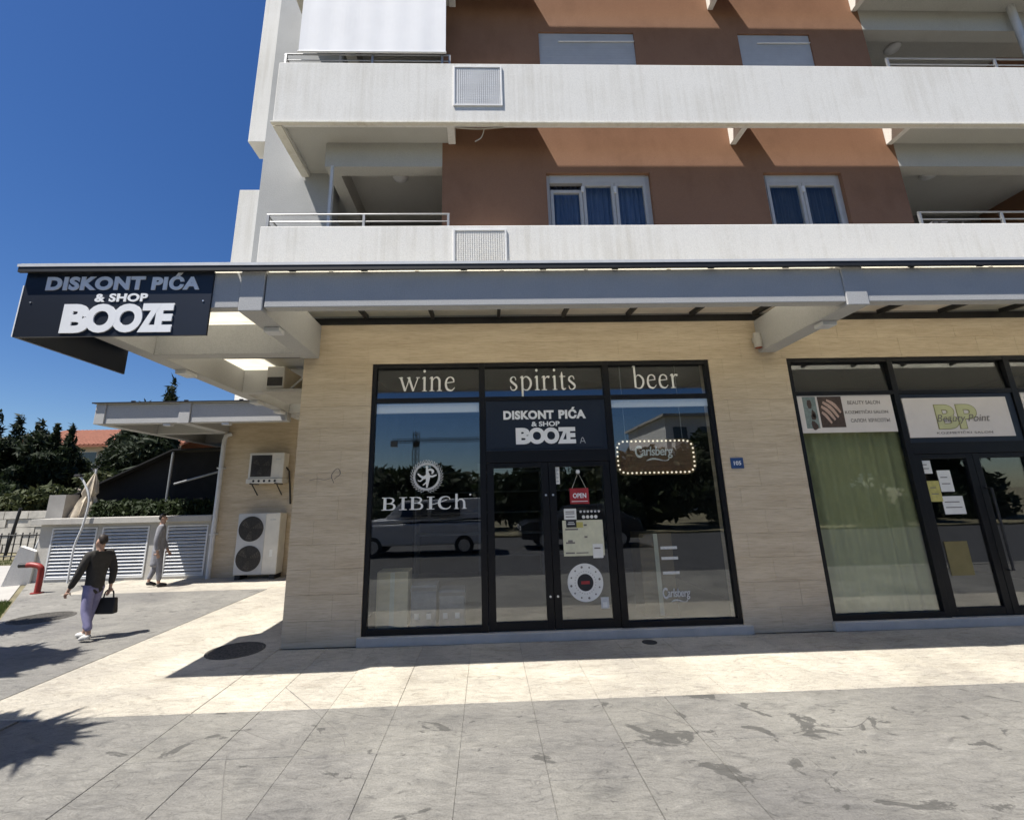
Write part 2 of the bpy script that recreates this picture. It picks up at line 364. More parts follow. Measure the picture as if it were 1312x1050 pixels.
GLYPH = {   # (advance, strokes); x-height 1
 'w': (1.72, [[(0.1,1,K),(0.48,0.02,K)], [(0.48,0.02,T),(0.80,0.92,T)], [(0.74,1,K),(1.14,0.02,K)], [(1.14,0.02,T),(1.5,0.97,T)], foot(0.1,0.95,0.17), foot(0.74,0.95,0.15), foot(1.5,0.95,0.16)]),
 'i': (0.58, [[(0.28,0,K),(0.28,0.97,K)], foot(0.28), flag(0.28,1), dot(0.27,1.42)]),
 'n': (1.22, [[(0.26,0,K),(0.26,0.97,K)], foot(0.26), flag(0.26,1), [(0.28,0.72,T),(0.46,0.92,T),(0.68,0.97,M_),(0.86,0.8,K),(0.88,0.5,K),(0.88,0,K)], foot(0.88)]),
 'e': (1.0, [[(0.80,0.60,T),(0.74,0.85,M_),(0.50,0.97,T),(0.24,0.84,M_),(0.14,0.48,K),(0.24,0.14,K),(0.50,0.02,M_),(0.70,0.07,T),(0.86,0.24,0.02)], [(0.16,0.56,0.03),(0.82,0.62,0.03)]]),
 's': (0.82, [[(0.58,0.72,0.03),(0.53,0.90,T),(0.36,0.97,T),(0.17,0.86,M_),(0.16,0.68,K),(0.36,0.51,K),(0.58,0.33,K),(0.59,0.14,M_),(0.38,0.01,T),(0.18,0.08,T),(0.11,0.30,0.03)]]),
 'p': (1.18, [[(0.26,-0.55,K),(0.26,0.95,K)], foot(0.26,-0.55), flag(0.26,1), [(0.28,0.76,T),(0.48,0.95,T),(0.72,0.93,M_),(0.95,0.68,K),(0.95,0.35,K),(0.74,0.06,M_),(0.50,0.02,T),(0.28,0.14,T)]]),
 'r': (0.84, [[(0.26,0,K),(0.26,0.97,K)], foot(0.26,0,0.22), flag(0.26,1), [(0.28,0.66,T),(0.42,0.88,T),(0.58,0.95,M_),(0.72,0.90,K)]]),
 't': (0.70, [[(0.29,1.28,0.02),(0.28,1.0,K),(0.28,0.35,K),(0.30,0.12,K),(0.42,0.03,M_),(0.60,0.10,0.025)], [(0.06,0.95,0.03),(0.58,0.95,0.03)]]),
 'b': (1.14, [[(0.22,0.06,K),(0.22,1.62,K)], flag(0.22,1.65), [(0.24,0.74,T),(0.44,0.94,T),(0.68,0.92,M_),(0.91,0.67,K),(0.91,0.34,K),(0.70,0.06,M_),(0.44,0.02,T),(0.22,0.10,T)]]),
 'B': (1.3, [[(0.26,0,0.12),(0.26,1,0.12)], [(0.0,0.97,0.03),(0.7,0.97,0.03)], [(0.0,0.03,0.03),(0.7,0.03,0.03)], [(0.6,0.97,0.03),(0.88,0.90,0.06),(0.96,0.75,0.09),(0.84,0.58,0.05),(0.6,0.52,0.03),(0.30,0.52,0.03)], [(0.6,0.52,0.03),(0.95,0.45,0.06),(1.06,0.27,0.10),(0.94,0.08,0.06),(0.6,0.03,0.03)]]),
 'I': (0.78, [[(0.36,0,0.12),(0.36,1,0.12)], foot(0.36,0.01,0.32), foot(0.36,0.95,0.32)]),
 'C': (1.3, [[(1.08,0.74,0.03),(1.02,0.9,0.04),(0.72,0.98,0.04),(0.34,0.86,0.08),(0.18,0.5,0.12),(0.34,0.14,0.09),(0.72,0.02,0.05),(1.04,0.1,0.04),(1.14,0.26,0.02)], [(-0.5,0.36,0.02),(0.1,0.5,0.03),(0.8,0.72,0.025)]]),
 'h': (1.2, [[(0.22,0,0.10),(0.22,1.18,0.10)], foot(0.22,0,0.2), [(0.26,0.52,0.03),(0.46,0.72,0.04),(0.70,0.72,0.06),(0.86,0.52,0.09),(0.88,0.0,0.10)], foot(0.88,0,0.2)]),
}
def serif_word(word, x0, x1, zbase, xh, y, mat, name, parent=None, gap=0.04, depth=0.003):
    """a word in the drawn serif alphabet between x0 and x1 on the baseline zbase"""
    adv = sum(GLYPH[c][0] for c in word) + gap * (len(word) - 1); sx = (x1 - x0) / adv
    mb = MB(); x = 0.0
    for c in word:
        a, st = GLYPH[c]; ribbons(mb, st, x0 + x * sx, zbase, sx, xh, y, depth); x += a + gap
    return mb.build(name, mat, parent)
def leaf_mass(name, blobs, n, size, mat, parent=None, kind=None, elong=1.6, flat=0.0):
    """n small leaf quads spread through ellipsoids (cx,cy,cz,rx,ry,rz), thicker towards the shell"""
    bl = np.array(blobs, float); vol = bl[:, 3] * bl[:, 4] * bl[:, 5]; pick = RNG.choice(len(bl), n, p=vol / vol.sum())
    d = RNG.normal(size=(n, 3)); d /= np.linalg.norm(d, axis=1)[:, None]
    rr = RNG.random(n) ** 0.45
    c = bl[pick, :3] + d * rr[:, None] * bl[pick, 3:] * (0.86 + 0.28 * RNG.random(n))[:, None]
    nr = RNG.normal(size=(n, 3)) + d * 0.8; nr[:, 2] += flat; nr /= np.linalg.norm(nr, axis=1)[:, None]
    a = np.cross(nr, RNG.normal(size=(n, 3))); a /= np.linalg.norm(a, axis=1)[:, None]; b = np.cross(nr, a)
    s = size * (0.55 + 0.9 * RNG.random(n))[:, None]
    a *= s * elong; b *= s
    V = np.stack([c - a, c - b * 0.6 - a * 0.1, c + a, c + b * 0.6 - a * 0.1], 1).reshape(-1, 3)
    me = bpy.data.meshes.new(name); me.vertices.add(4 * n); me.vertices.foreach_set('co', V.ravel())
    me.loops.add(4 * n); me.loops.foreach_set('vertex_index', np.arange(4 * n)); me.polygons.add(n)
    me.polygons.foreach_set('loop_start', np.arange(0, 4 * n, 4)); me.update(calc_edges=True); me.validate()
    me.materials.append(MATS[mat])
    o = link(bpy.data.objects.new(name, me), parent)
    if kind: o['kind'] = kind
    return o
def wall_holes(mb, x0, x1, z0, z1, holes, y0, y1):
    """wall slab in the XZ plane with rectangular openings (hx0,hx1,hz0,hz1)"""
    xs = sorted({x0, x1, *[h[0] for h in holes], *[h[1] for h in holes]}); xs = [x for x in xs if x0 <= x <= x1]
    for a, b in zip(xs, xs[1:]):
        cuts = sorted([(h[2], h[3]) for h in holes if h[0] <= a and h[1] >= b]); z = z0
        for lo, hi in cuts:
            if lo > z: mb.box(a, b, y0, y1, z, lo)
            z = hi
        if z < z1: mb.box(a, b, y0, y1, z, z1)
    return mb

# ================================================================== THE SETTING
def sheet(name, pts, z, th, mat):
    o = MB().prism([(x, y, z - th) for x, y in pts], (0, 0, th)).build(name, mat); o['kind'] = 'structure'; return o
sheet('ground', [(-400, -400), (400, -400), (400, 400), (-400, 400)], -0.13, 0.05, 'soil')
sheet('road', [(-90, -9.5), (90, -9.5), (90, 1.45), (-90, 1.45)], -0.10, 0.02, 'asphalt')
sheet('kerb', [(-90, 1.46), (90, 1.46), (90, 1.64), (-90, 1.64)], -0.004, 0.14, 'paving_grey')
sheet('verge', [(-90, -16), (90, -16), (90, -9.7), (-90, -9.7)], -0.03, 0.08, 'soil')
sheet('lawn', [(-60, 1.66), (-4.2, 1.66), (-7.52, 7.72), (-11.3, 12.2), (-11.3, 40), (-60, 40)], -0.035, 0.08, 'soil')
sheet('path', [(-9.35, 9.75), (-11.35, 12.1), (-12.7, 14.1), (-15.2, 15.7), (-24, 15.9), (-24, 13.2), (-15, 12.0)], -0.02, 0.012, 'concrete_path')

# ---- paving: recessed bed and slabs (X joints measured off the photograph)
bed = sheet('pavement', [(-4.0, 1.66), (14, 1.66), (14, 6.9), (-2.0, 6.9), (-2.0, 12.6), (-11.25, 12.6), (-11.25, 12.15), (-7.5, 7.7), (-4.9, 4.2)], -0.014, 0.08, 'joint')
SLABS = {}
def slab(x0, x1, y0, y1, mat, gx=0.0025, gy=0.0015):
    wx, wy = round(x1 - x0 - 2 * gx, 3), round(y1 - y0 - 2 * gy, 3)
    key = (wx, wy, mat)
    if key not in SLABS:
        me = bpy.data.meshes.new('slab'); e = 0.0025; a, b = wx / 2, wy / 2
        v = [(-a,-b,-0.03),(a,-b,-0.03),(a,b,-0.03),(-a,b,-0.03),(-a,-b,-e),(a,-b,-e),(a,b,-e),(-a,b,-e),(-a+e,-b+e,0),(a-e,-b+e,0),(a-e,b-e,0),(-a+e,b-e,0)]
        fc = [(3,2,1,0),(8,9,10,11)] + [(i, (i+1) % 4, 4+(i+1) % 4, 4+i) for i in range(4)] + [(4+i, 4+(i+1) % 4, 8+(i+1) % 4, 8+i) for i in range(4)]
        me.from_pydata(v, [], fc); me.materials.append(MATS[mat]); SLABS[key] = me
    o = bpy.data.objects.new('paving_slab', SLABS[key]); o.location = ((x0+x1)/2, (y0+y1)/2, random.uniform(-0.0012, 0.0012)); link(o, bed)
PITCH = 0.5885
for k in range(20):
    xa = -2.575 + PITCH * k; xb = xa + PITCH; off = random.choice((0.0, 0.45, 0.8))
    cuts = [4.5, 3.35 + off * 0.9, 1.66]
    for a, b in zip(cuts[1:], cuts): slab(xa, xb, a, b, 'paving_grey', 0.0032 if k in (0, 6, 12) else random.uniform(0.0004, 0.0014))
    c = 5.25 + random.choice((-0.2, 0.1, 0.35))
    for a, b in ((4.5, c), (c, 6.16)): slab(xa, xb, a, b, 'paving_cream', 0.0012, 0.0008)
for a, b in ((1.66, 3.0), (3.0, 4.5)): slab(-3.9, -2.575, a, b, 'paving_grey', 0.004)
for a, b in ((4.5, 6.45), (6.45, 8.4), (8.4, 10.25)): slab(-4.6, -2.575, a, b, 'paving_cream', 0.004, 0.0018)
for a, b in ((-8.8, -6.75), (-6.75, -4.6), (-4.6, -2.575)): slab(a, b, 10.25, 12.2, 'paving_cream', 0.002)
# weathered apron west of the building: one cast panel with a slanted edge
o = MB().prism([(-4.61, 10.24, -0.03), (-8.81, 10.24, -0.03), (-8.81, 12.1, -0.03), (-11.2, 12.1, -0.03), (-7.52, 7.75, -0.03), (-5.0, 4.3, -0.03), (-4.0, 2.9, -0.03), (-4.0, 4.49, -0.03), (-4.61, 4.49, -0.03)], (0, 0, 0.03)).build('cast_panel', 'paving_grey', bed)
o = MB().prism([(-5.0, 4.26, -0.03), (-4.65, 3.85, -0.03), (-3.91, 3.0, -0.03), (-3.91, 1.67, -0.03), (-6.5, 1.67, -0.03)], (0, 0, 0.028)).build('cast_panel', 'paving_grey', bed)

for pts in ([(-1.98, 5.0), (-1.5, 4.45), (-1.18, 4.05), (-1.05, 3.85)], [(-2.1, 4.25), (-1.75, 4.02), (-1.3, 3.8)], [(-1.3, 4.45), (-1.0, 4.3)], [(-1.9, 3.85), (-1.75, 3.5), (-1.55, 3.1)], [(1.2, 4.3), (1.5, 4.0), (1.62, 3.6)], [(2.4, 3.9), (2.75, 3.85), (3.0, 4.0)]):
    mb = MB(); q = crom([(x + random.uniform(-0.02, 0.02), y) for x, y in pts], 6)
    for a, b in zip(q, q[1:]):
        t = (b - a) / (np.linalg.norm(b - a) + 1e-9); n_ = np.array([-t[1], t[0]]) * random.uniform(0.0016, 0.0035)
        mb.prism([(*(a - n_), 0.001), (*(b - n_), 0.001), (*(b + n_), 0.001), (*(a + n_), 0.001)], (0, 0, 0.0012))
    mb.build('crack', 'joint', bed)

# ================================================================== THE APARTMENT BUILDING
D, W, P = 6.19, 6.37, 5.87             # planes: shop facade, terracotta wall, balcony parapets
FL = 2.95                              # storey height
bld = thing('apartment_building', 'apartment block with tan stone ground floor, glazed shopfronts and terracotta upper storeys', 'building', (3, 9, 0))

# ---- ground floor: backing wall, tile cladding
gw = MB()
wall_holes(gw, -2.54, 11.2, 0, 4.215, [(-1.59, 3.24, 0.0, 3.62), (4.40, 9.23, 0.0, 3.62)], D + 0.022, D + 0.30)
gw.box(-2.54, -2.25, D + 0.301, 12.4, 0, 4.6)
gwall = gw.build('ground_floor_wall', 'cladding', bld)
TILES = {}
def tile(x0, x1, z0, z1):
    g = 0.0007; wx, wz = round(x1 - x0 - 2*g, 3), round(z1 - z0 - 2*g, 3); key = (wx, wz)
    if key not in TILES:
        me = bpy.data.meshes.new('tile'); a, b, e = wx/2, wz/2, 0.0015
        v = [(-a,0.02,-b),(a,0.02,-b),(a,0.02,b),(-a,0.02,b),(-a,e,-b),(a,e,-b),(a,e,b),(-a,e,b),(-a+e,0,-b+e),(a-e,0,-b+e),(a-e,0,b-e),(-a+e,0,b-e)]
        fc = [(0,1,2,3),(11,10,9,8)] + [(4+i, 4+(i+1) % 4, (i+1) % 4, i) for i in range(4)] + [(8+i, 8+(i+1) % 4, 4+(i+1) % 4, 4+i) for i in range(4)]
        me.from_pydata(v, [], fc); me.materials.append(MATS['cladding']); TILES[key] = me
    o = bpy.data.objects.new('tile', TILES[key]); o.location = ((x0+x1)/2, D + random.uniform(-0.001, 0.0012), (z0+z1)/2); link(o, gwall)
ROW = 3.62 / 12
def tile_row(xa, xb, z0, z1, off):
    cuts = [xa] + [x for x in np.arange(-2.56 - off, 12, 0.6) if xa + 0.05 < x < xb - 0.05] + [xb]
    for a, b in zip(cuts, cuts[1:]): tile(a, b, z0, z1)
for i in range(14):
    z0, z1 = i * ROW, (i + 1) * ROW if i < 13 else 4.215; off = 0.0 if i % 2 else 0.3
    if i < 12:
        tile_row(-2.56, -1.592, z0, z1, off); tile_row(3.242, 4.398, z0, z1, off)
    else: tile_row(-2.56, 10.2, z0, z1, off)
B('shadow_gap', 'black_steel', bld, -2.5, 11, D + 0.06, D + 0.3, 4.217, 4.345)
B('upper_fascia', 'concrete', bld, -2.52, 11, D + 0.1, D + 0.4, 4.346, 4.6)

# ---- doorsteps
for xa, xb in ((-1.63, 3.33), (4.38, 9.3)):
    B('doorstep', 'step_stone', bld, xa, xb, D - 0.055, D + 0.35, 0.0, 0.105, bevel=0.008)

# ---- shopfronts: the same module twice
def shopfront(x0):
    """black aluminium frame, 4.83 m wide; panes, door leaves and fittings inside it"""
    F0, F1 = D + 0.012, D + 0.085
    mb = MB(); Z0, Z1 = 0.106, 3.62; X = lambda u: x0 + u
    cols = [(0.0, 0.062), (1.50, 1.585), (3.275, 3.365), (4.768, 4.83)]
    for a, b in cols: mb.box(X(a), X(b), F0, F1, Z0, Z1)
    bays = [(0.062, 1.50), (1.585, 3.275), (3.365, 4.768)]
    for a, b in bays:
        mb.box(X(a), X(b), F0 + 0.001, F1, 3.555, Z1 - 0.001); mb.box(X(a), X(b), F0 + 0.001, F1, 3.062, 3.122)
    for a, b in (bays[0], bays[2]): mb.box(X(a), X(b), F0 + 0.001, F1, Z0 + 0.001, 0.18)
    mb.box(X(1.585), X(3.275), F0 + 0.001, F1, 2.20, 2.36)
    fr = mb.build('shopfront_frame', 'black_frame', bld, bevel=0.004)
    tl = 0.017 if x0 < 0 else 0.029      # the top lights lean back a little in their frames
    for a, b in bays:
        MB().hexa([(X(a), D + 0.045, 3.122), (X(b), D + 0.045, 3.122), (X(b), D + 0.053, 3.122), (X(a), D + 0.053, 3.122)],
                  [(X(a), D + 0.045 + tl, 3.555), (X(b), D + 0.045 + tl, 3.555), (X(b), D + 0.053 + tl, 3.555), (X(a), D + 0.053 + tl, 3.555)]).build('transom_pane', 'shop_glass', fr)
    for a, b in (bays[0], bays[2]): B('shop_pane', 'shop_glass', fr, X(a), X(b), D + 0.045, D + 0.053, 0.18, 3.062)
    for s, (a, b) in enumerate(((1.59, 2.425), (2.431, 3.27))):
        mb = MB(); Y0, Y1 = D + 0.02, D + 0.078; t = 0.095
        mb.box(X(a), X(a + t), Y0, Y1, 0.112, 2.195); mb.box(X(b - t), X(b), Y0, Y1, 0.112, 2.195)
        mb.box(X(a + t), X(b - t), Y0 + 0.001, Y1, 2.13, 2.194); mb.box(X(a + t), X(b - t), Y0 + 0.001, Y1, 0.113, 0.215)
        dr = mb.build('door', 'black_frame', bld, bevel=0.004)
        B('door_pane', 'shop_glass', dr, X(a + t), X(b - t), D + 0.045, D + 0.053, 0.215, 2.13)
        xh = X(b - 0.045) if s == 0 else X(a + 0.045)
        if x0 < 0:
            for zz in (1.76, 0.50): MB().ring((xh, D + 0.005, zz), 0, 0.014, 'y', 0.016, 12).build('lock_cylinder', 'alu', dr)
        elif s == 1:
            xh = X(2.50)
            MB().tube([(xh, D + 0.03, 1.72), (xh, D - 0.05, 1.72), (xh, D - 0.05, 0.66), (xh, D + 0.03, 0.66)], 0.016, 10).build('door_handle', 'black_steel', dr)
    return fr
front1 = shopfront(-1.59); front2 = shopfront(4.40)
# ---- rooms behind the glass
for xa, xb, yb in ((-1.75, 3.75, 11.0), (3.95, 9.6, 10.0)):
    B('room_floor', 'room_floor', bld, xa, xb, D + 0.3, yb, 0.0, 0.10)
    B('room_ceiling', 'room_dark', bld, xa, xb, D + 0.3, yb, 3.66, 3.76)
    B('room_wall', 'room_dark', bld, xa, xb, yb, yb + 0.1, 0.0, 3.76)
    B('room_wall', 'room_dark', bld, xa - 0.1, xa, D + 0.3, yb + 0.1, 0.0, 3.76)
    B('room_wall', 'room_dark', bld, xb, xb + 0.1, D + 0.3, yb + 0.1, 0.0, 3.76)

# ---- upper storeys: terracotta wall with window openings
LX, RX = -0.65, 7.08                   # ends of the terracotta wall
holes = []
for k in range(3):
    z = 6.92 + FL * k
    holes += [(1.055, 2.785, z - 1.62, z), (4.70, 6.04, z - 1.62, z)]
tw = MB(); wall_holes(tw, LX, RX, 4.6, 15.0, holes, W, W + 0.3); tw.build('terracotta_wall', 'terracotta', bld)

def window(xa, xb, zt, n, curtain, shut):
    zb = zt - 1.62; y = W + 0.07
    mb = MB()
    mb.box(xa, xa + 0.06, y, y + 0.07, zb, zt); mb.box(xb - 0.06, xb, y, y + 0.07, zb, zt)
    mb.box(xa + 0.06, xb - 0.06, y + 0.001, y + 0.07, zb + 0.001, zb + 0.07)
    mb.box(xa + 0.06, xb - 0.06, y - 0.01, y + 0.07, zt - 0.15, zt - 0.001)
    fr = mb.build('window', 'window_frame', bld, bevel=0.004)
    B('window_sill', 'pvc_white', fr, xa - 0.03, xb + 0.03, W - 0.04, y, zb - 0.04, zb - 0.003)
    if shut:
        for j in range(int(1.4 / 0.055)):
            z1 = zt - 0.005 - j * 0.055
            B('shutter_slat', 'shutter_grey', fr, xa + 0.002, xb - 0.002, y - 0.045, y - 0.03 + 0.006 * (j % 2), z1 - 0.053, z1)
        MB().tube([(xa + 0.35, y - 0.06, zt - 0.2), (xb - 0.02, y - 0.06, zt - 0.19), (xb + 0.01, y - 0.05, zt - 0.17)], 0.013, 8).build('white_rod', 'pvc_white', fr)  # thin white rod across the upper part of the closed shutter
    ww = (xb - xa - 0.12) / n
    for i in range(n):
        a = xa + 0.06 + i * ww; b = a + ww; t = 0.055; z0, z1 = zb + 0.07, zt - 0.15
        mb = MB(); yy = y - 0.012
        drop = 0.13 if (n == 3 and i == 0) else 0.0
        mb.box(a + 0.004, a + t, yy, y + 0.05, z0, z1 - drop); mb.box(b - t, b - 0.004, yy, y + 0.05, z0, z1 - drop)
        mb.box(a + t, b - t, yy + 0.001, y + 0.05, z0 + 0.001, z0 + t); mb.box(a + t, b - t, yy + 0.001, y + 0.05, z1 - t - drop, z1 - 0.001 - drop)
        sa = mb.build('sash', 'window_frame', fr, bevel=0.004)
        B('pane', 'window_glass', fr, a + t, b - t, y + 0.012, y + 0.018, z0 + t, z1 - t - drop)
        if i: B('hinge', 'pvc_white', fr, a - 0.02, a + 0.02, yy - 0.025, yy - 0.001, z1 - 0.16 - 0.02 * i, z1 - 0.08)
    # gathered curtain just inside
    mb = MB(); nn = 90; pts = []
    for j in range(nn + 1):
        x = xa + 0.03 + (xb - xa - 0.06) * j / nn; pts.append((x, y + 0.16 + 0.022 * math.sin(j * 1.35) + 0.012 * math.sin(j * 0.47)))
    vs = [(x, yy, zb) for x, yy in pts] + [(x, yy, zt - 0.1) for x, yy in pts]
    mb.add(vs, [(j, j + 1, nn + 2 + j, nn + 1 + j) for j in range(nn)]).build('curtain', curtain, fr, smooth=True)
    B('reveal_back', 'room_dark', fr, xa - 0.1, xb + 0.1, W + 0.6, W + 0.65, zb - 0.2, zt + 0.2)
for k in range(2):
    z = 6.92 + FL * k
    window(1.055, 2.785, z, 3, 'curtain_blue', k == 1); window(4.70, 6.04, z, 2, 'curtain_dark', k == 1)

# ---- balcony parapets, slabs and fins, storey by storey
for k in range(3):
    zb = 4.49 + FL * k; zt = zb + 1.13
    pr = B('balcony_parapet', 'white_render', bld, -3.21, 13.0, P, P + 0.12, zb, zt, bevel=0.012)
    B('drip_edge', 'cream_render', pr, -3.235, 13.0, P - 0.018, P + 0.05, zb - 0.03, zb - 0.002, bevel=0.004)
    sp = B('balcony_parapet', 'white_render', bld, -3.21, -3.09, P + 0.121, 7.09, zb + 0.001, zt - 0.001, bevel=0.01)
    B('drip_edge', 'cream_render', sp, -3.232, -3.1, P + 0.06, 7.08, zb - 0.03, zb - 0.002)
    B('balcony_slab', 'soffit', bld, -3.088, -0.55, P + 0.122, 9.0, zb + 0.06, zb + 0.22)
    B('balcony_slab', 'soffit', bld, 7.05, 13.0, P + 0.122, 9.0, zb + 0.06, zb + 0.22)
    for xa, xb in ((-0.548, -0.43), (4.22, 4.32), (6.95, 7.048)):
        B('support_fin', 'white_render', bld, xa, xb, P + 0.122, W - 0.001, zb + 0.03, zt - 0.05, bevel=0.006)
    B('air_con_niche', 'white_render', bld, -0.429, 0.63, P + 0.121, W - 0.001, zb + 0.5, zt - 0.02)
    # vent panel over the air-conditioning niche
    fr = MB(); xa, xb, za, zc = -0.435, 0.345, zb + 0.29, zb + 1.06; t = 0.028
    fr.box(xa, xa + t, P - 0.022, P - 0.001, za, zc); fr.box(xb - t, xb, P - 0.022, P - 0.001, za, zc)
    fr.box(xa + t, xb - t, P - 0.021, P - 0.001, za, za + t); fr.box(xa + t, xb - t, P - 0.021, P - 0.001, zc - t, zc)
    vp = fr.build('vent_frame', 'pvc_white', bld, bevel=0.003)
    nh = 22
    pl = MB(); cw = (xb - xa - 2 * t) / nh; hh = (zc - za - 2 * t) / nh
    for i in range(nh):      # perforated sheet: crossing strips leave square holes
        pl.box(xa + t + i * cw, xa + t + i * cw + cw * 0.55, P - 0.012, P - 0.008, za + t, zc - t)
        pl.box(xa + t, xb - t, P - 0.0075, P - 0.0045, za + t + i * hh, za + t + i * hh + hh * 0.55)
    pl.build('perforated_plate', 'alu_paint' if k == 1 else 'white_render', vp)
    B('backing_sheet', 'white_render', vp, xa + t, xb - t, P - 0.004, P - 0.001, za + t, zc - t)

# ---- loggias
for k in range(2):
    zb = 7.44 + FL * k; fl = zb - FL + 0.22
    # left
    B('lintel', 'soffit', bld, -2.56, LX - 0.001, W, W + 0.22, zb - 0.40, zb + 0.058)
    B('lintel', 'soffit', bld, -2.56, -2.36, W + 0.221, 8.4, zb - 0.40, zb + 0.058)
    B('loggia_ceiling', 'soffit', bld, -2.358, LX - 0.002, W + 0.221, 8.4, zb - 0.03, zb + 0.056)
    B('loggia_wall', 'room_grey', bld, -2.6, LX, 8.4, 8.5, fl, zb + 0.05)
    B('loggia_wall', 'terracotta', bld, LX, LX + 0.1, W + 0.301, 8.5, fl, zb + 0.05)
    B('post', 'alu_paint', bld, -2.45, -2.405, W - 0.03, W + 0.015, fl, zb - 0.401)
    df = MB()
    for xa, xb in ((-2.0, -1.94), (-1.37, -1.29), (-0.80, -0.74)): df.box(xa, xb, 8.33, 8.398, fl + 0.02, fl + 2.0)
    df.box(-1.94, -1.37, 8.332, 8.397, fl + 1.92, fl + 2.0); df.box(-1.29, -0.8, 8.332, 8.397, fl + 1.92, fl + 2.0)
    bd = df.build('balcony_door', 'pvc_white', bld)
    B('pane', 'glass_dark', bd, -1.94, -1.37, 8.37, 8.38, fl + 0.05, fl + 1.92); B('pane', 'glass_dark', bd, -1.29, -0.8, 8.37, 8.38, fl + 0.05, fl + 1.92)
    # right
    B('lintel', 'soffit', bld, RX + 0.001, 13, W, W + 0.22, zb - 0.40, zb + 0.058)
    B('loggia_ceiling', 'soffit', bld, RX, 13, W + 0.221, 8.3, zb - 0.03, zb + 0.056)
    B('loggia_wall', 'room_grey', bld, RX, 13, 8.3, 8.4, fl, zb + 0.05)
    B('loggia_wall', 'terracotta', bld, 10.7, 13, 7.2, 8.3, fl, zb - 0.031)
    for lx, ly in ((-1.47, 7.05), (8.3, 7.0)):
        MB().tube([(lx, ly, zb - 0.031), (lx, ly, zb - 0.06), (lx, ly, zb - 0.10), (lx, ly, zb - 0.125)], [0.13, 0.135, 0.11, 0.04], 24).build('ceiling_lamp', 'pvc_white', bld, smooth=True)
MB().tube([(9.93, W - 0.1, 8.6), (9.93, W - 0.1, 10.6)], 0.055, 14).build('rainwater_pipe', 'alu_paint', bld, smooth=True)

# ---- railings on the balcony parapets
def railing(xa, xb, z, left_return, posts):
    mb = MB()
    for dz in (0.23, 0.11):
        mb.tube([(xa, P + 0.06, z + dz), (xb, P + 0.06, z + dz)], 0.013 if dz > 0.2 else 0.009, 8)
        if left_return: mb.tube([(xa, P + 0.06, z + dz), (xa, 7.05, z + dz)], 0.014 if dz > 0.2 else 0.010, 8)
    rl = mb.build('railing', 'rail_steel', bld, smooth=True)
    for x in posts: B('railing_post', 'rail_steel', rl, x - 0.017, x + 0.017, P + 0.045, P + 0.075, z - 0.002, z + 0.22)
railing(-3.16, -0.49, 5.62, True, (-3.14, -1.75, -0.51)); railing(-3.16, -0.49, 8.57, True, (-3.14, -1.75, -0.62, -0.50))
railing(6.68, 12.9, 5.62, False, (6.70, 8.0, 9.6)); railing(6.85, 12.9, 8.57, False, (6.87, 8.75, 10.2))
# ---- roller screen over the balcony above
mb = MB(); nn = 40; xs = [-2.93 + 2.37 * j / nn for j in range(nn + 1)]; vs = []
for z in (8.81, 9.1, 9.5, 10.35):
    for j, x in enumerate(xs): vs.append((x, P + 0.012 + 0.002 * math.sin(j * 0.9) + 0.0015 * math.sin(j * 0.37), z))
fs = [(i * (nn+1) + j, i * (nn+1) + j + 1, (i+1) * (nn+1) + j + 1, (i+1) * (nn+1) + j) for i in range(3) for j in range(nn)]
bl = mb.add(vs, fs).build('roller_screen', 'blind_white', bld); bl.modifiers.new('thick', 'SOLIDIFY').thickness = 0.003
MB().tube([(-2.94, P + 0.01, 8.80), (-0.55, P + 0.01, 8.80)], 0.016, 8).build('hem_bar', 'pvc_white', bl)
# ---- grey end wall and white screens at the corner
B('end_wall', 'grey_render', bld, -3.97, -2.66, 7.1, 7.4, 4.3, 15.0)
B('end_wall', 'grey_render', bld, -3.97, -3.6, 7.401, 12.0, 4.3, 15.0)
B('screen_panel', 'white_render', bld, -4.33, -3.972, 7.12, 7.6, 4.3, 7.18, bevel=0.008)
B('screen_panel', 'white_render', bld, -4.29, -3.972, 7.11, 7.55, 8.19, 13.5, bevel=0.008)
B('infill_wall', 'room_dark', bld, -2.6, 13, 9.0, 9.1, 4.3, 15.0)
# stray cables under the parapet
for a, b, c in (((0.05, P + 0.14, 7.45), (0.0, P + 0.16, 7.30), (-0.1, P + 0.16, 7.22)), ((-0.4, P + 0.1, 7.42), (-0.05, P + 0.1, 7.40), (0.35, P + 0.1, 7.43))):
    MB().tube([tuple(q) for q in crom([a, b, c], 5)], 0.009, 6).build('stray_cable', 'cable_pale', bld)

# ================================================================== CANOPY OVER THE SHOPS
YF, XL = 4.50, -4.72                    # front face and left face of the canopy beams
ZB, ZT = 3.745, 4.165
def beam(name, par, *d): return B(name, 'beam_paint', par, *d, bevel=0.008)
beam('canopy_beam', bld, XL + 0.22, -2.60, YF + 0.012, YF + 0.13, ZB + 0.012, ZT)
beam('canopy_beam', bld, -2.335, 4.00, YF + 0.012, YF + 0.13, ZB + 0.012, ZT)
beam('canopy_beam', bld, 4.255, 11.5, YF + 0.012, YF + 0.13, ZB + 0.012, ZT)
for xa in (-2.598, 4.003):              # brackets: block on the front, beam back to the wall
    beam('canopy_bracket', bld, xa, xa + 0.25, YF, D - 0.001, 3.715, ZT + 0.04)
sb = beam('canopy_beam', bld, XL, XL + 0.218, YF + 0.02, 11.3, ZB - 0.01, ZT)
for ya in (5.98, 8.25, 10.3):
    beam('canopy_bracket', bld, XL + 0.22, -2.561, ya, ya + 0.20, 3.73, ZT - 0.004)
